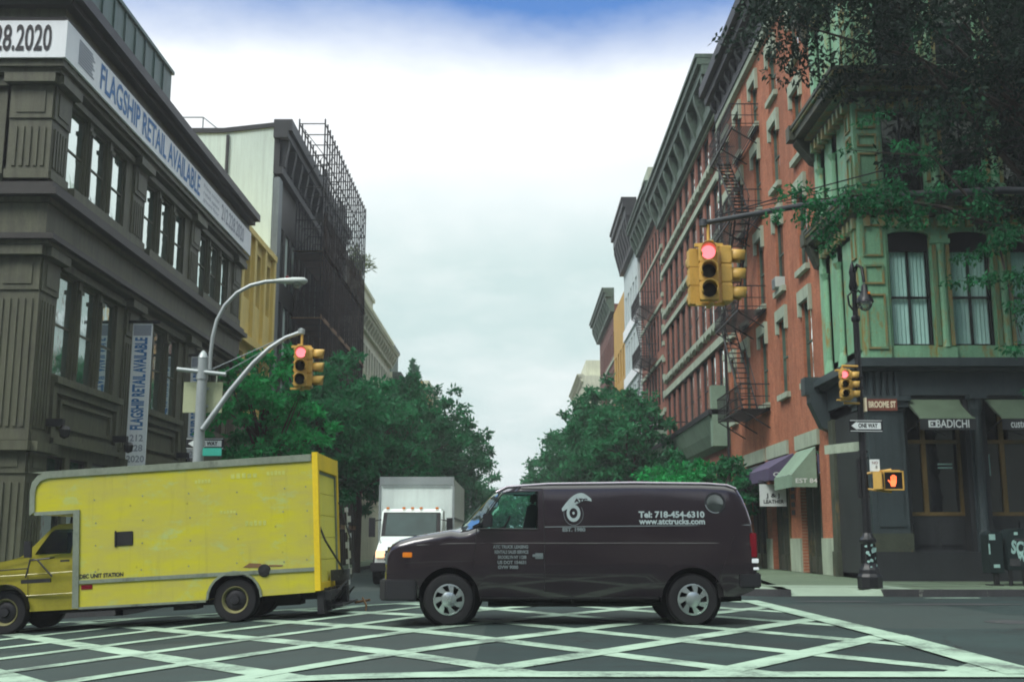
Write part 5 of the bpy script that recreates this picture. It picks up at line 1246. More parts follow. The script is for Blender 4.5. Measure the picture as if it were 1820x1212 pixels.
mb = MB(); t = [Vector((-.16+.19*.45*math.sin(a), yc-.40+.20*math.cos(a), 1.42+.19*.9*math.sin(a))) for a in [2*math.pi*i/20 for i in range(21)]]; mb.tube(t, .016, 6, caps=False); mb.tube([(-.16, yc-.40, 1.42), (-.42, yc-.40, 1.33)], .03, 6); mb.tube([t[0], t[10]], .014, 5); mb.build('steering_wheel', 'dark_plastic', V)
mb = MB(); mb.box(-1.6, 3.3, yc-.72, yc+.72, .34, .62)
for x in (.25, .55, .85, 1.25): mb.tube([(x, yc-.85, .42), (x, yc-.85, .33)], .03, 6)
mb.tube([(-.4, yc-.6, .30), (1.9, yc-.6, .30), (3.4, yc-.55, .38)], .045, 8); mb.box(-.5, 2.1, yc-.95, yc-.8, .385, .42); mb.prism([(3.0, .40), (3.45, .52), (3.45, .6), (3.0, .6)], yc-.9, yc+.9, axis=1); mb.build('underbody', 'under_black', V)
for cx in (WF, WR_):
    for s in (-1, 1): wheel(V, cx, yc+s*(.955 if cx == WF else .93), .375, .375, .25, 'chrome', 'cover', s)
# wheel housings
for cx in (WF, WR_):
    mb = MB(); pts = []; n = 16
    for i in range(n+1):
        a = math.pi*i/n-.1+.2*i/n
        for y in (-.96, .96): pts.append((cx+.46*math.cos(a), yc+y*.95, .385+.46*math.sin(a)))
    for y in (-.66, .66): mb.poly([(cx+.47*math.cos(2*math.pi*i/20), yc+y, .40+.47*math.sin(2*math.pi*i/20)) for i in range(20)])
    mb.faces(pts, [(2*i, 2*i+1, 2*i+3, 2*i+2) for i in range(n)]); mb.build('wheel_housing', 'under_black', V, recalc=False)

# --- the yellow box truck: built level at its rear wheel, then set down on the falling street
slope = math.atan(.055)
YT = 20.35
TX = -5.1
Y_ = thing('box_truck', 'scuffed yellow box truck with overhead cab box, facing left', 'truck', (TX, YT, gz(TX)), rot=(0, -slope, 0))
OFF[Y_.name] = Vector((0, 0, 0))
def tb(mb, name, m, **k): return mb.build(name, m, k.pop('parent', Y_), local=True, **k)
# local: x along the truck (front = -x), y away from the camera, z up
D_ = 2.30
boxp = [(-3.50, 2.09), (-3.50, 2.50), (-3.46, 2.64), (-3.36, 2.74), (-3.22, 2.79), (1.58, 2.84), (1.58, .45), (.62, .43), (.58, .62), (.44, .80), (.26, .89), (.02, .89), (-.16, .80), (-.30, .62), (-.34, .41), (-2.62, .40), (-2.62, 2.09)]
mb = MB(); mb.prism(boxp, .0, D_, axis=1); tb(mb, 'box', 'truck_yellow')
mb = MB()
trim = [(-3.52, 2.07), (-3.52, 2.51), (-3.48, 2.67), (-3.38, 2.78), (-3.22, 2.84), (1.56, 2.89)]
inn = [(-3.43, 2.13), (-3.43, 2.48), (-3.40, 2.59), (-3.33, 2.68), (-3.20, 2.725), (1.56, 2.775)]
for y0, y1 in ((-.03, .0), (D_, D_+.03)):
    for i in range(len(trim)-1): mb.prism([trim[i], trim[i+1], inn[i+1], inn[i]], y0, y1, axis=1)
mb.box(-3.43, -2.63, -.03, -.002, 2.065, 2.13); mb.box(-2.73, -2.62, -.032, -.002, .40, 2.13)
mb.box(-2.62, -.36, -.022, -.002, .38, .42); mb.box(-2.62, 1.58, -.024, -.002, .82, .885)
for i in range(13): 
    a = math.pi*i/12; b = math.pi*(i+1)/12
    if i < 12: mb.prism([(.14+.50*math.cos(a), .42+.48*math.sin(a)), (.14+.50*math.cos(b), .42+.48*math.sin(b)), (.14+.46*math.cos(b), .42+.44*math.sin(b)), (.14+.46*math.cos(a), .42+.44*math.sin(a))], -.03, -.001, axis=1)
mb.prism([(-3.50, 2.845), (-3.22, 2.85), (1.58, 2.90), (1.58, 2.85), (-3.22, 2.80)], .002, D_-.002, axis=1)
tb(mb, 'trim', 'truck_trim')
mb = MB(); mb.box(-3.535, -3.505, .02, D_-.02, 2.1, 2.5); tb(mb, 'attic_front', 'truck_trim')
# rear frame and roll door
mb = MB(); mb.box(1.58, 1.68, -.035, .12, .47, 2.93); mb.box(1.58, 1.68, D_-.12, D_+.035, .47, 2.93); mb.box(1.58, 1.68, .12, D_-.12, 2.62, 2.92); mb.box(1.58, 1.68, .12, D_-.12, .47, .60); tb(mb, 'rear_frame', 'post_yellow')
mb = MB()
for i in range(5): mb.box(1.585, 1.625, .125, D_-.125, .61+i*.402, .61+i*.402+.392)
tb(mb, 'roll_door', 'door_yellow')
mb = MB(); mb.box(1.60, 1.63, .13, D_-.13, 2.56, 2.615); mb.box(1.63, 1.66, D_-.2, D_-.13, .61, 2.6); mb.box(1.584, 1.60, .13, D_-.13, 2.3, 2.56); tb(mb, 'door_track', 'truck_trim')
mb = MB(); mb.tube([(1.66, .14, 1.6), (1.75, .16, 1.35), (1.95, 1.2, .72)], .02, 6); mb.box(1.68, 2.0, 1.1, 1.4, .60, .80); tb(mb, 'lift_strut', 'kerbstone'); mb = MB(); mb.tube([(1.7, 2.2, 2.1), (1.9, 2.25, 1.4), (1.95, 2.2, .7)], .016, 5); mb.tube([(1.72, D_+.02, 1.9), (1.88, D_, 1.55), (1.8, D_+.05, 1.2), (1.95, D_, .9), (1.9, D_, .6)], .018, 6); tb(mb, 'lift_chain', 'kerbstone')
mb = MB()
for i in range(9): z = 1.95-.17*i; mb.box(1.80+.05*(i%2), 1.86+.05*(i%2), D_-.02, D_+.06, z-.05-.03*(i%3), z+.04)
mb.tube([(1.84, D_+.02, 2.0), (1.86, D_+.02, .5)], .012, 5); tb(mb, 'reflector_strip', 'cloth_white')
mb = MB(); mb.box(1.60, 1.72, .05, .5, -.05+.12, .45); mb.box(1.62, 1.85, .1, 2.2, .30, .46); mb.box(1.75, 2.02, .3, 2.2, .16, .20)
for y in (.35, .8, 1.4, 2.0): mb.box(1.65, 1.8, y, y+.12, .1, .5); mb.tube([(1.7, y+.06, .12), (1.98, y+.06, .45)], .022, 6)
mb.tube([(1.75, .6, .3), (2.0, 1.0, .6)], .025, 6); mb.box(1.86, 1.98, 1.2, 1.4, .2, .5); mb.box(1.66, 1.9, 1.6, 1.9, .22, .6); tb(mb, 'tail_lift', 'black_iron')
mb = MB(); mb.tube([(2.2, 1.6, .24), (2.28, 1.5, .1), (2.26, 1.45, -.1), (2.4, 1.4, -.22)], .02, 6); mb.tube([(2.0, 2.0, .14), (2.3, 1.9, .18)], .025, 6); tb(mb, 'hanging_hose', 'scaffold_board')
mb = MB(); mb.box(-1.95, -1.66, -.02, .01, 1.45, 1.70); mb.box(-1.99, -1.95, -.03, .0, 1.43, 1.72); tb(mb, 'side_hatch', 'under_black', bevel=.01)
mb = MB(); mb.lathe([(.001, -.035), (.10, -.03), (.115, -.002)], (.68, 0, .875), axis=1, n=18); tb(mb, 'fuel_filler', 'under_black')
mb = MB(); mb.prism([(.30, .95), (.42, 1.02), (.62, 1.0), (.66, .96), (.56, .93), (.4, .94)], -.006, -.001, axis=1); mb.prism([(.72, .94), (1.0, .93), (1.02, .955), (.78, .97)], -.006, -.001, axis=1); tb(mb, 'scrape', 'scaffold_board')
o = lettering(Y_, 'DEC UNIT STATION', (-2.22, -.006, .945), (1, 0, .0), (0, 0, 1), .10, 'ink_black', .004, fit=.78, local=True)
mb = MB(); mb.box(-2.58, -2.38, -.008, -.002, .72, .80); tb(mb, 'sticker', 'tail_red')
mb = MB()
for x in (-2.35, -1.5, -.65, .2, 1.05, 1.45):
    for z in (1.02, 1.46, 1.88, 2.3): mb.lathe([(.014, -.006), (.014, 0)], (x+random.uniform(-.02, .02), 0, z+random.uniform(-.02, .02)), axis=1, n=8)
tb(mb, 'rivets', 'truck_trim')
for x, z, a, b in ((.1, 2.58, .5, .05), (.75, 2.60, .35, .045), (-.55, 2.52, .3, .04), (.35, 1.72, .4, .05), (-.1, 1.95, .3, .035)):
    mb = MB()
    for k in range(5): mb.box(x+k*a/5, x+k*a/5+a/7, -.0035, -.001, z-b, z+b*random.uniform(.4, 1))
    tb(mb, 'ghost_lettering', 'ghost_green')
# cab
hwc = 1.0; yk = D_/2
cab = [(-4.75, .60), (-4.78, 1.05), (-4.72, 1.19), (-4.4, 1.255), (-4.0, 1.295), (-3.76, 1.345), (-3.66, 1.40), (-3.22, 1.86), (-3.12, 1.90), (-2.72, 1.91), (-2.66, 1.86), (-2.64, .38), (-3.6, .38), (-3.62, .5)]
mb = MB()
st_ = [(0, 1), (.06, 1)]
def cab_w(z): return lerp_tab([(.38, .95), (.55, .985), (.9, 1.0), (1.08, .995), (1.35, .975), (1.9, .84)], z)
pts = []; kc = len(cab)
for sgn in (-1, 1):
    for x, z in cab: pts.append((x, yk+sgn*hwc*cab_w(z)*(.93 if x < -4.6 else 1), z))
mb.faces(pts, [tuple(range(kc-1, -1, -1)), tuple(range(kc, 2*kc))]+[(i, (i+1) % kc, kc+(i+1) % kc, kc+i) for i in range(kc)])
cb = tb(mb, 'cab', 'cab_yellow'); cb.parent = None
cut = []
def lprism(poly, a, b):
    m = MB(); m.prism(poly, a, b, axis=1); cut.append(m.build('cutter', 'cab_yellow'))
lprism([(-4.02+.45*math.cos(t), .42+.46*math.sin(t)) for t in [2*math.pi*i/28 for i in range(28)]], -1, 4)
lprism([(-3.7, .6), (-2.7, .6), (-2.7, 1.84), (-3.15, 1.84), (-3.62, 1.36)], yk-.76, yk+.76)
cwin = [(-3.50, 1.385), (-2.88, 1.37), (-2.80, 1.80), (-3.17, 1.81), (-3.24, 1.77)]
lprism(cwin, -1, 4)
lprism([(-3.67, 1.44), (-3.60, 1.40), (-3.2, 1.83), (-3.26, 1.90)], yk-.72, yk+.72)
bool_cut(cb, cut); cb.parent = Y_
cb.data.polygons.foreach_set('use_smooth', [True]*len(cb.data.polygons)); cb.data.set_sharp_from_angle(angle=R(25))
cy = lambda z, e=.004: yk-hwc*cab_w(z)-e
for s in (-1, 1):
    mb = MB(); mb.poly([(x, yk+s*(hwc*cab_w(z)-.02), z) for x, z in cwin]); tb(mb, 'side_window', 'glass_van', recalc=False)
mb = MB(); mb.faces([(-3.645, yk-.73, 1.42), (-3.645, yk+.73, 1.42), (-3.235, yk+.70, 1.855), (-3.235, yk-.70, 1.855)], [(0, 1, 2, 3)]); tb(mb, 'windscreen', 'glass_van', recalc=False)
mb = MB()
for pl, r in (([(-3.60, .5), (-3.60, 1.05), (-3.57, 1.36)], .006), ([(-2.80, .42), (-2.78, 1.1), (-2.75, 1.84)], .006), ([(-4.6, 1.12), (-3.75, 1.14), (-3.62, 1.14)], .012)): mb.tube([(x, cy(z, 0), z) for x, z in pl], r, 5)
tb(mb, 'seam', 'under_black')
mb = MB()
for pl in ([(-4.7, 1.02), (-3.6, 1.03), (-2.68, 1.045)], [(-3.62, .66), (-2.68, .665)]): mb.tube([(x, cy(z, -.004), z) for x, z in pl], .014, 6)
tb(mb, 'body_crease', 'cab_yellow')
mb = MB(); mb.tube([(-3.50, cy(1.4, .02), 1.30), (-3.5, cy(1.2, .2), 1.28), (-3.14, cy(1.2, .2), 1.30), (-3.14, cy(1.3, .0), 1.31)], .014, 5); mb.tube([(-3.48, cy(1.2, .2), 1.29), (-3.55, cy(1.2, .22), .98)], .016, 5); mb.tube([(-3.36, cy(1.2, .2), 1.29), (-3.08, cy(1.2, .22), .98)], .016, 5); mb.box(-3.62, -3.1, cy(1, .24), cy(1, .19), .88, .95); mb.box(-3.58, -3.46, cy(1.2, .24), cy(1.2, .18), 1.33, 1.62); tb(mb, 'mirror', 'dark_plastic')
mb = MB(); mb.box(-3.02, -2.86, cy(1.2, .02), cy(1.2, 0), 1.225, 1.26); tb(mb, 'door_handle', 'dark_plastic')
mb = MB(); mb.box(-4.80, -4.76, yk-.7, yk+.7, .75, 1.1); tb(mb, 'grille', 'dark_plastic')
mb = MB(); mb.box(-4.95, -4.78, yk-1.0, yk+1.0, .45, .7); tb(mb, 'front_bumper', 'truck_trim', bevel=.02)
mb = MB(); mb.box(-3.0, -2.72, yk-.75, yk-.1, .7, 1.75); mb.box(-3.0, -2.72, yk+.1, yk+.75, .7, 1.75); mb.box(-3.66, -3.4, yk-.75, yk+.75, 1.0, 1.4); tb(mb, 'cab_interior', 'dark_plastic')
mb = MB(); mb.box(-4.6, 1.5, yk-.42, yk+.42, .30, .46); mb.box(-2.6, -.5, .3, D_-.3, .36, .44)
mb.tube([(.14, .2, .40), (.14, D_-.2, .40)], .09, 8); mb.tube([(-4.02, .3, .40), (-4.02, D_-.3, .40)], .07, 8); mb.box(.75, 1.2, .6, 1.1, .22, .42); mb.box(-1.0, -.6, .2, .7, .26, .42)
tb(mb, 'chassis', 'under_black')
for cx, ys_ in ((.14, (.06, .36, D_-.36, D_-.06)), (-4.02, (.2, D_-.2))):
    for i, y in enumerate(ys_):
        s = -1 if y < yk else 1
        w_ = wheel(Y_, cx, y, .39, .39, .24, 'wheel_grey', 'disc', s)
for cx in (.14, -4.02):
    mb = MB(); pts = []; n = 14
    for i in range(n+1):
        a = math.pi*i/n
        for y in (.03, D_-.03): pts.append((cx+.455*math.cos(a), y, .43+.455*math.sin(a)))
    mb.faces(pts, [(2*i, 2*i+1, 2*i+3, 2*i+2) for i in range(n)]); tb(mb, 'wheel_housing', 'under_black', recalc=False)

# --- the white truck waiting down the avenue
WX = -3.33
Wt = thing('delivery_truck', 'white delivery truck facing the camera, half hidden by the maroon van', 'truck', (WX, 36, gz(WX)))
zg = gz(WX)
bx0_, bx1_ = WX-1.25, WX+1.25
mb = MB(); mb.box(bx0_, bx1_, 38.3, 46.5, zg+.95, zg+3.45); tb_ = mb.build('box', 'truck_white', Wt, bevel=.04)
mb = MB(); mb.box(bx0_-.01, bx1_+.01, 38.27, 38.6, zg+3.20, zg+3.47)
for x in (bx0_, bx1_): mb.box(x-.03, x+.03, 38.26, 38.34, zg+.95, zg+3.2)
mb.box(bx0_+.1, bx1_-.1, 38.26, 38.29, zg+3.12, zg+3.15); mb.build('corner_trim', 'galvanised', Wt)
cabp = [(36.1, .55), (34.75, .55), (34.7, 1.0), (34.8, 1.12), (35.3, 1.26), (35.9, 1.38), (36.28, 1.43), (36.75, 2.28), (36.95, 2.36), (38.0, 2.36), (38.0, .6)]
mb = MB(); pts = []
for s in (-1, 1):
    for y, z in cabp:
        w = .98 if z > 1.3 else 1.08
        if y < 35.6: w = .86 if z > 1.0 else .95
        pts.append((WX+s*w, y, zg+z))
k = len(cabp); mb.faces(pts, [tuple(range(k-1, -1, -1)), tuple(range(k, 2*k))]+[(i, (i+1) % k, k+(i+1) % k, k+i) for i in range(k)]); mb.build('cab', 'truck_white', Wt, bevel=.05, smooth=40)
mb = MB(); mb.faces([(WX-.95, 36.27, zg+1.46), (WX+.95, 36.27, zg+1.46), (WX+.92, 36.70, zg+2.24), (WX-.92, 36.70, zg+2.24)], [(0, 1, 2, 3)])
mb2 = MB(); mb2.faces([(WX-.82, 36.262, zg+1.50), (WX+.82, 36.262, zg+1.50), (WX+.8, 36.655, zg+2.2), (WX-.8, 36.655, zg+2.2)], [(0, 1, 2, 3)])
mb.build('windscreen_frame', 'under_black', Wt, recalc=False); mb2.build('windscreen', 'glass_screen', Wt, recalc=False)
for x in (-.8, -.28, 0, .28, .8):
    mb = MB(); mb.box(WX+x-.05, WX+x+.05, 36.78, 36.86, zg+2.34, zg+2.41); mb.build('marker_lamp', 'amber', Wt, bevel=.01)
for s in (-1, 1):
    mb = MB(); mb.box(WX+s*.78-.13, WX+s*.78+.13, 34.66, 34.8, zg+.82, zg+1.04); mb.build('headlight', 'head_light', Wt, bevel=.02)
    mb = MB(); mb.tube([(WX+s*.97, 36.5, zg+2.0), (WX+s*1.22, 36.3, zg+1.95)], .02, 5); mb.box(WX+s*1.24-.1, WX+s*1.24+.1, 36.25, 36.32, zg+1.45, zg+2.05); mb.build('mirror', 'dark_plastic', Wt)
    mb = MB(); mb.lathe([(0, -.14), (.44, -.14), (.47, -.1), (.47, .1), (.44, .14), (0, .14)], (WX+s*.92, 35.6, zg+.47), axis=0, n=24); mb.build('wheel', 'tyre', Wt)
    mb = MB(); mb.lathe([(0, -.25), (.44, -.25), (.47, -.2), (.47, .2), (.44, .25), (0, .25)], (WX+s*.9, 43.8, zg+.47), axis=0, n=24); mb.build('wheel', 'tyre', Wt)
mb = MB(); mb.box(WX-.55, WX+.55, 34.66, 34.78, zg+.7, zg+1.15)
for i in range(4): mb.box(WX-.53, WX+.53, 34.63, 34.67, zg+.75+i*.1, zg+.79+i*.1)
mb.build('grille', 'dark_plastic', Wt)
mb = MB(); mb.box(WX-1.05, WX+1.05, 34.5, 34.7, zg+.42, zg+.68); mb.build('front_bumper', 'dark_plastic', Wt, bevel=.02)
mb = MB(); mb.box(WX-.45, WX+.45, 34.9, 46.3, zg+.5, zg+.8); mb.build('chassis', 'under_black', Wt)
mb = MB(); mb.box(bx1_+.002, bx1_+.02, 38.8, 46.0, zg+2.05, zg+2.12); mb.build('side_stripe', 'metal_grey', Wt)
# ------------------------------------------------------------------ trees
def leaf_cloud(name, m, parent, cs, rs, n, L, Wd, flat=.55, up=.5, droop=.3):
    cs = np.asarray(cs, float); k = len(cs); rs = np.broadcast_to(np.asarray(rs, float), (k,))
    idx = np.repeat(np.arange(k), n); M = len(idx)
    g = rng.normal(size=(M, 3)); g /= np.linalg.norm(g, axis=1)[:, None]; g *= (rng.random(M)**.45)[:, None]
    g[:, 2] *= flat; p = cs[idx]+g*rs[idx][:, None]
    d = rng.normal(size=(M, 3))+g*.8; d[:, 2] -= droop; d /= np.linalg.norm(d, axis=1)[:, None]
    nn = rng.normal(size=(M, 3)); nn[:, 2] += up*2; s = np.cross(d, nn); s /= np.linalg.norm(s, axis=1)[:, None]+1e-6
    l = L*rng.uniform(.65, 1.3, M)[:, None]; w = Wd*rng.uniform(.7, 1.2, M)[:, None]
    v = np.empty((M, 4, 3)); v[:, 0] = p; v[:, 1] = p+d*l*.5+s*w*.5; v[:, 2] = p+d*l; v[:, 3] = p+d*l*.5-s*w*.5
    if parent is not None: v -= np.array(OFF[parent.name])
    me = bpy.data.meshes.new(name); me.vertices.add(M*4); me.vertices.foreach_set('co', v.ravel())
    me.loops.add(M*4); me.loops.foreach_set('vertex_index', np.arange(M*4)); me.polygons.add(M); me.polygons.foreach_set('loop_start', np.arange(M)*4)
    me.materials.append(MAT[m]); me.update(calc_edges=True)
    o = bpy.data.objects.new(name, me); C.objects.link(o); o.parent = parent
    if parent is not None: OFF[o.name] = OFF[parent.name]
    return o
def street_tree(label, x, y, top, r, m, n=60, k=150, L=.26, zlow=None, cat='tree', name='street_tree', trunk=.14, group='street trees along the avenue'):
    zg = gz(x)+.15 if x < -8.8 or x > XR0 else gz(x)
    t = thing(name, label, cat, (x, y, zg), group=group)
    zlow = zlow or max(1.6, top*.28); cz = (top+zlow)/2; rz = (top-zlow)/2
    cs, rs = [], []
    lob = [(rng.uniform(0, 6.28), rng.uniform(-.6, .9), rng.uniform(.75, 1.12)) for _ in range(9)]
    while len(cs) < k:
        q = rng.normal(size=3); q /= np.linalg.norm(q); outer = rng.random() < .42; rad = rng.uniform(.84, 1.16) if outer else .9*rng.random()**.42
        th, el = math.atan2(q[1], q[0]), q[2]; s = 1.0
        for a, e, f in lob:
            d2 = (math.cos(th-a)-1)**2*.9+(el-e)**2
            if d2 < .35: s = f; break
        q = q*rad*s
        cs.append((x+q[0]*r, y+q[1]*r, cz+q[2]*rz)); rs.append(r*(rng.uniform(.08, .16) if outer else rng.uniform(.17, .28)))
    leaf_cloud('crown', m, t, cs, rs, int(n*.8), L, L*.48)
    mb = MB(); bend = [Vector((x, y, zg)), Vector((x+.05, y, zg+(cz-zg)*.5)), Vector((x-.08, y+.05, cz)), Vector((x+.05, y, cz+rz*.55))]
    mb.tube(bend, [trunk*1.2, trunk, trunk*.7, trunk*.25], 9)
    for i in range(26):
        c = Vector(cs[i]); b = bend[1].lerp(bend[2], rng.random()*.9+.1); mid = b.lerp(c, .5)+Vector((0, 0, .15)); mb.tube([b, mid, c], [trunk*.42, trunk*.26, trunk*.1], 6)
    mb.build('trunk', 'bark', t, smooth=60)
    return t
G1 = 'street trees along the avenue'
street_tree('bright green young tree between the street light pole and the yellow building', -8.55, 38.5, 7.9, 2.05, 'leaf_bright', 120, 84, .25, 2.6)
street_tree('dark leafy tree directly behind the left hanging traffic signal', -8.1, 47.5, 8.8, 3.0, 'leaf_street', 75, 170, .30)
street_tree('dark leafy tree in front of the scaffold tower', -7.9, 57, 9.4, 3.3, 'leaf_street', 75, 170, .33)
street_tree('leafy tree in front of the cream building, left row', -7.6, 68, 11.2, 3.7, 'leaf_street', 80, 170, .36)
street_tree('tall leafy tree at the shoulder of the left row, against the sky', -7.2, 82, 12.4, 4.1, 'leaf_street', 80, 170, .42)
street_tree('leafy tree second from the far end of the left row', -6.7, 100, 11.4, 4.3, 'leaf_street', 80, 160, .46)
street_tree('smallest looking leafy tree at the far end of the left row', -6.3, 126, 10.8, 4.6, 'leaf_street', 70, 150, .55)
street_tree('leafy tree on the right in front of the narrow brick building', 6.4, 64, 9.3, 2.8, 'leaf_street', 75, 160, .34)
street_tree('tallest leafy tree of the right row, below the white fronted building', 6.3, 76, 12.0, 3.9, 'leaf_street', 80, 170, .38)
street_tree('leafy tree farther down the right row, leaning over the avenue', 6.0, 95, 12.4, 4.3, 'leaf_street', 80, 170, .44)
street_tree('smallest looking leafy tree at the far end of the right row', 5.5, 125, 11.6, 4.7, 'leaf_street', 70, 150, .55)
street_tree('distant pale tree closing the end of the avenue', -1.5, 210, 10.5, 6.5, 'leaf_street', 60, 150, .8)
street_tree('low bright green tree behind the roof of the maroon van', 6.9, 45, 4.3, 2.0, 'leaf_bright', 80, 110, .22, 1.6)
street_tree('low bushy green tree in front of the banded brick loft', 7.6, 53, 5.0, 2.1, 'leaf_street', 85, 130, .26, 1.6)
street_tree('small leafy tree beside the purple awning', 8.2, 43.5, 4.3, 1.25, 'leaf_street', 80, 80, .18, 1.6)
# planter trees on the cream building roof
rpz = thing('roof_plant', 'spiky roof plant standing at the corner of the cream building', 'plant', (-12.6, 86, 20.2))
mb = MB(); mb.lathe([(0, 0), (.4, 0), (.55, .8), (.45, .8), (0, .75)], (-12.5, 86, 21.4), n=12); mb.build('pot', 'plant_pot', rpz)
leaf_cloud('foliage', 'leaf_roof', rpz, [(-12.4+rng.normal()*.5, 86+rng.normal()*.5, 22.6+rng.normal()*.4) for _ in range(14)], .5, 40, .6, .1, up=0, droop=-.6)
rp2 = thing('roof_conifer', 'pair of dark conical shrubs on the roof of the distant stone building', 'plant', (-12.6, 128, 18.6))
cs = [(-12.0, 130+dy, 18.8+i*.35) for dy in (0, 5.0) for i in range(10)]; leaf_cloud('foliage', 'leaf_street', rp2, cs, [1.0*(1-i/11) for _ in (0, 1) for i in range(10)], 60, .4, .2, droop=-.3)

# the big locust overhanging from the right
ov = thing('locust_tree', 'large dark locust tree overhanging the upper right corner', 'tree', (14.6, 27.6, .15))
cs = []
zt_ = [(6.2, 14.2), (6.8, 13.6), (8.2, 13.5), (9.0, 13.0), (9.5, 12.0), (10.0, 11.2), (10.6, 10.7), (11.4, 10.3), (13, 9.6), (20, 9.3)]
while len(cs) < 520:
    q = (rng.uniform(6.2, 19.5), rng.uniform(23.6, 30.5), rng.uniform(9, 18))
    if q[2] > lerp_tab(zt_, q[0])+abs(rng.normal())*.35 and (q[0] > 7.0 or rng.random() < .5): cs.append(q)
leaf_cloud('crown', 'leaf_backlit', ov, cs, .72, 105, .19, .08, flat=.5, droop=.7)
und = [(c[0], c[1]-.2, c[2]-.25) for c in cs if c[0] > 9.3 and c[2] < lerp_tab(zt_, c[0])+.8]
leaf_cloud('lower_foliage', 'leaf_half_lit', ov, und, .6, 38, .17, .075, droop=.8)
def sprig(a, b, n, jx=.35, jz=.3): 
    a, b = np.array(a), np.array(b); return [tuple(a+(b-a)*t+rng.normal(size=3)*np.array([.12, jx, jz])) for t in np.linspace(0, 1, n)]
low = sprig((6.3, 25.4, 9.05), (8.6, 25.4, 9.2), 15, .3, .22)+sprig((8.0, 25.3, 9.2), (10.9, 25.4, 9.2), 14, .4, .22)+sprig((7.0, 25.3, 8.9), (7.5, 25.3, 8.2), 7, .25, .15)+sprig((9.0, 25.3, 9.1), (9.5, 25.3, 8.6), 5)
low += sprig((9.6, 25.5, 10.6), (9.9, 25.5, 9.6), 5, .3, .2)+sprig((10.7, 25.4, 9.3), (11.5, 25.4, 8.2), 12, .3, .4)
hang = sprig((11.0, 25.5, 8.1), (11.1, 25.5, 6.9), 7, .2, .2)+sprig((11.6, 25.5, 8.6), (11.7, 25.5, 5.7), 16, .25, .2)+sprig((10.4, 25.4, 7.6), (10.5, 25.4, 7.1), 3)+sprig((11.3, 24.5, 4.55), (11.7, 24.5, 4.7), 3, .1, .08)+sprig((9.2, 25.4, 10.2), (8.0, 25.4, 10.3), 5)
leaf_cloud('low_branch_foliage', 'leaf_lit', ov, low, .34, 46, .15, .07, droop=.6)
leaf_cloud('hanging_foliage', 'leaf_lit', ov, hang, .26, 34, .14, .065, droop=.9)
mb = MB()
mb.tube([(14.6, 27.6, .15), (14.5, 27.5, 4), (14.2, 27.3, 7.5), (13.8, 27, 11), (13.5, 26.8, 15)], [.34, .28, .24, .17, .06], 12)
mb.tube([(14.3, 27.4, 6.8), (12.3, 26.2, 8.4), (10.2, 25.6, 9.0), (8.2, 25.4, 9.25), (6.4, 25.4, 9.05)], [.14, .09, .05, .03, .012], 7)
mb.tube([(12.0, 26.1, 8.5), (11.4, 25.5, 7.9), (11.7, 25.5, 5.8)], [.05, .03, .008], 5); mb.tube([(11.2, 25.6, 8.2), (11.05, 25.5, 7.0)], [.02, .006], 5); mb.tube([(11.7, 25.2, 5.9), (11.5, 24.6, 4.6)], [.008, .005], 5)
mb.tube([(10.9, 25.5, 9.0), (9.9, 25.4, 10.2), (8.0, 25.4, 10.35)], [.04, .025, .008], 5)
for i in range(26):
    c = Vector(cs[i]); b = Vector((14.1, 27.2, 8.5+rng.random()*5)); mb.tube([b, b.lerp(c, .5)+Vector((0, 0, .5)), c], [.1, .05, .015], 6)
mb.build('trunk', 'bark', ov, smooth=60)

# ------------------------------------------------------------------ sky, sun, camera
LIFT_HAZE = .0008
SUN_EL, SUN_AZ = R(48), R(224)          # azimuth clockwise from +y
w = bpy.data.worlds.new('World'); scene.world = w; w.use_nodes = True
nt = w.node_tree; nt.nodes.clear()
out = N(nt, 'ShaderNodeOutputWorld'); bg = N(nt, 'ShaderNodeBackground'); nt.links.new(bg.outputs[0], out.inputs[0])
sky = N(nt, 'ShaderNodeTexSky'); sky.sky_type = 'NISHITA'; sky.sun_disc = False; sky.sun_elevation = SUN_EL; sky.sun_rotation = SUN_AZ; sky.dust_density = 1.5
tc = N(nt, 'ShaderNodeTexCoord'); d = tc.outputs['Generated']
sep = N(nt, 'ShaderNodeSeparateXYZ'); nt.links.new(d, sep.inputs[0]); z = sep.outputs[2]
# project the cloud sheet on a plane overhead so that it flattens towards the horizon
zz = mathn(nt, 'ADD', mathn(nt, 'MAXIMUM', z, 0.0), .22)
dv = N(nt, 'ShaderNodeVectorMath', operation='DIVIDE'); nt.links.new(d, dv.inputs[0])
cb_ = N(nt, 'ShaderNodeCombineXYZ'); [nt.links.new(zz, cb_.inputs[i]) for i in range(3)]; nt.links.new(cb_.outputs[0], dv.inputs[1])
n1 = noise(nt, dv.outputs[0], 1.15, 6, .55); n2 = noise(nt, dv.outputs[0], 3.2, 6, .6)
c1 = ramp(nt, mathn(nt, 'ADD', mathn(nt, 'MULTIPLY', n1, .7), mathn(nt, 'MULTIPLY', n2, .3)), .40, .60)
low = mixc(nt, c1, (4.75, 5.95, 5.9), (7.0, 7.5, 7.45))          # grey green cloud base to white cloud, in sky units
hi = mixc(nt, ramp(nt, z, .24, .36), low, (7.9, 8.2, 8.4))
over = mixc(nt, ramp(nt, z, .62, .95), hi, (16.5, 18.2, 17.2))
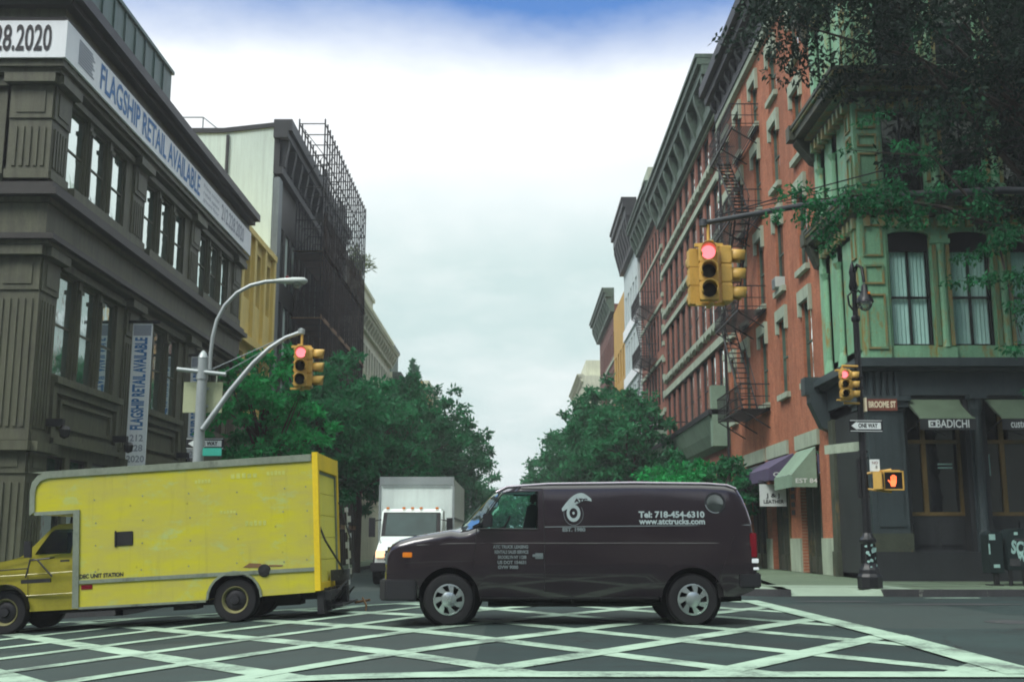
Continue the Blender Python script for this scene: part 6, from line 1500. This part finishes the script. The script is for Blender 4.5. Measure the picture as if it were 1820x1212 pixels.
# gap in the cloud, through which the sky is blue
ze = mathn(nt, 'ADD', z, mathn(nt, 'MULTIPLY', mathn(nt, 'SUBTRACT', n2, .5), .06))
ze = mathn(nt, 'ADD', ze, mathn(nt, 'MULTIPLY', mathn(nt, 'SUBTRACT', n1, .5), .02))
g1 = ramp(nt, ze, .396, .462); g2 = ramp(nt, ze, .66, .54)
gap = mathn(nt, 'MULTIPLY', g1, g2)
blue = mixc(nt, .35, (.50, 1.95, 5.6), sky.outputs[0])
col = mixc(nt, gap, over, blue)
az = N(nt, 'ShaderNodeCombineXYZ'); nt.links.new(sep.outputs[0], az.inputs[0]); nt.links.new(sep.outputs[1], az.inputs[1])
roofs = mathn(nt, 'ADD', mathn(nt, 'MULTIPLY', noise(nt, az.outputs[0], 3.2, 2), .55), .12)
# unseen skyline of roofs and trees added behind the camera to dim the light
behind = mathn(nt, 'MULTIPLY', ramp(nt, sep.outputs[1], -.12, -.32), ramp(nt, mathn(nt, 'SUBTRACT', z, roofs), .03, -.03))
col = mixc(nt, behind, col, mixc(nt, ramp(nt, noise(nt, d, 7, 4), .4, .65), (.5, .62, .55), (2.0, 2.1, 1.9)))
nt.links.new(col, bg.inputs[0]); bg.inputs[1].default_value = .105
sun = bpy.data.lights.new('sun', 'SUN'); sun.energy = 2.1; sun.angle = R(26); sun.color = (1, .98, .93)
so = bpy.data.objects.new('sun', sun); C.objects.link(so)
sd = Vector((math.sin(SUN_AZ)*math.cos(SUN_EL), math.cos(SUN_AZ)*math.cos(SUN_EL), math.sin(SUN_EL)))
so.rotation_euler = sd.to_track_quat('Z', 'Y').to_euler(); so.location = (0, 0, 60)
cam = bpy.data.cameras.new('camera'); cam.sensor_width = 36; cam.lens = 1988/1820*36; cam.clip_end = 3000; cam.clip_start = .1
co = bpy.data.objects.new('camera', cam); C.objects.link(co); co.location = (0, 0, 1.23)
co.rotation_euler = (R(90)+math.atan(354/1988), 0, math.atan(5/1988)*.985)
scene.camera = co
# thin volume added over the whole scene to lift the dark tones
m, nt, out = nodes_of('lift_haze'); pv = N(nt, 'ShaderNodeVolumePrincipled'); pv.inputs['Density'].default_value = LIFT_HAZE; pv.inputs['Color'].default_value = (.93, .95, 1.0, 1); pv.inputs['Anisotropy'].default_value = .1
nt.links.new(pv.outputs[0], out.inputs['Volume']); MAT['lift_haze'] = m
mb = MB(); mb.box(-84, 84, -44, 484, -6.0, 33.0); hz = mb.build('lift_haze', 'lift_haze'); hz['kind'] = 'stuff'
scene.view_settings.view_transform = 'Standard'; scene.view_settings.look = 'None'; scene.view_settings.exposure = 0.42; scene.view_settings.gamma = 1
scene.render.film_transparent = False
try:
    scene.cycles.filter_width = 1.9; scene.cycles.max_bounces = 8; scene.cycles.transparent_max_bounces = 16; scene.cycles.use_denoising = True; scene.cycles.caustics_reflective = False; scene.cycles.sample_clamp_indirect = 6
except Exception: pass
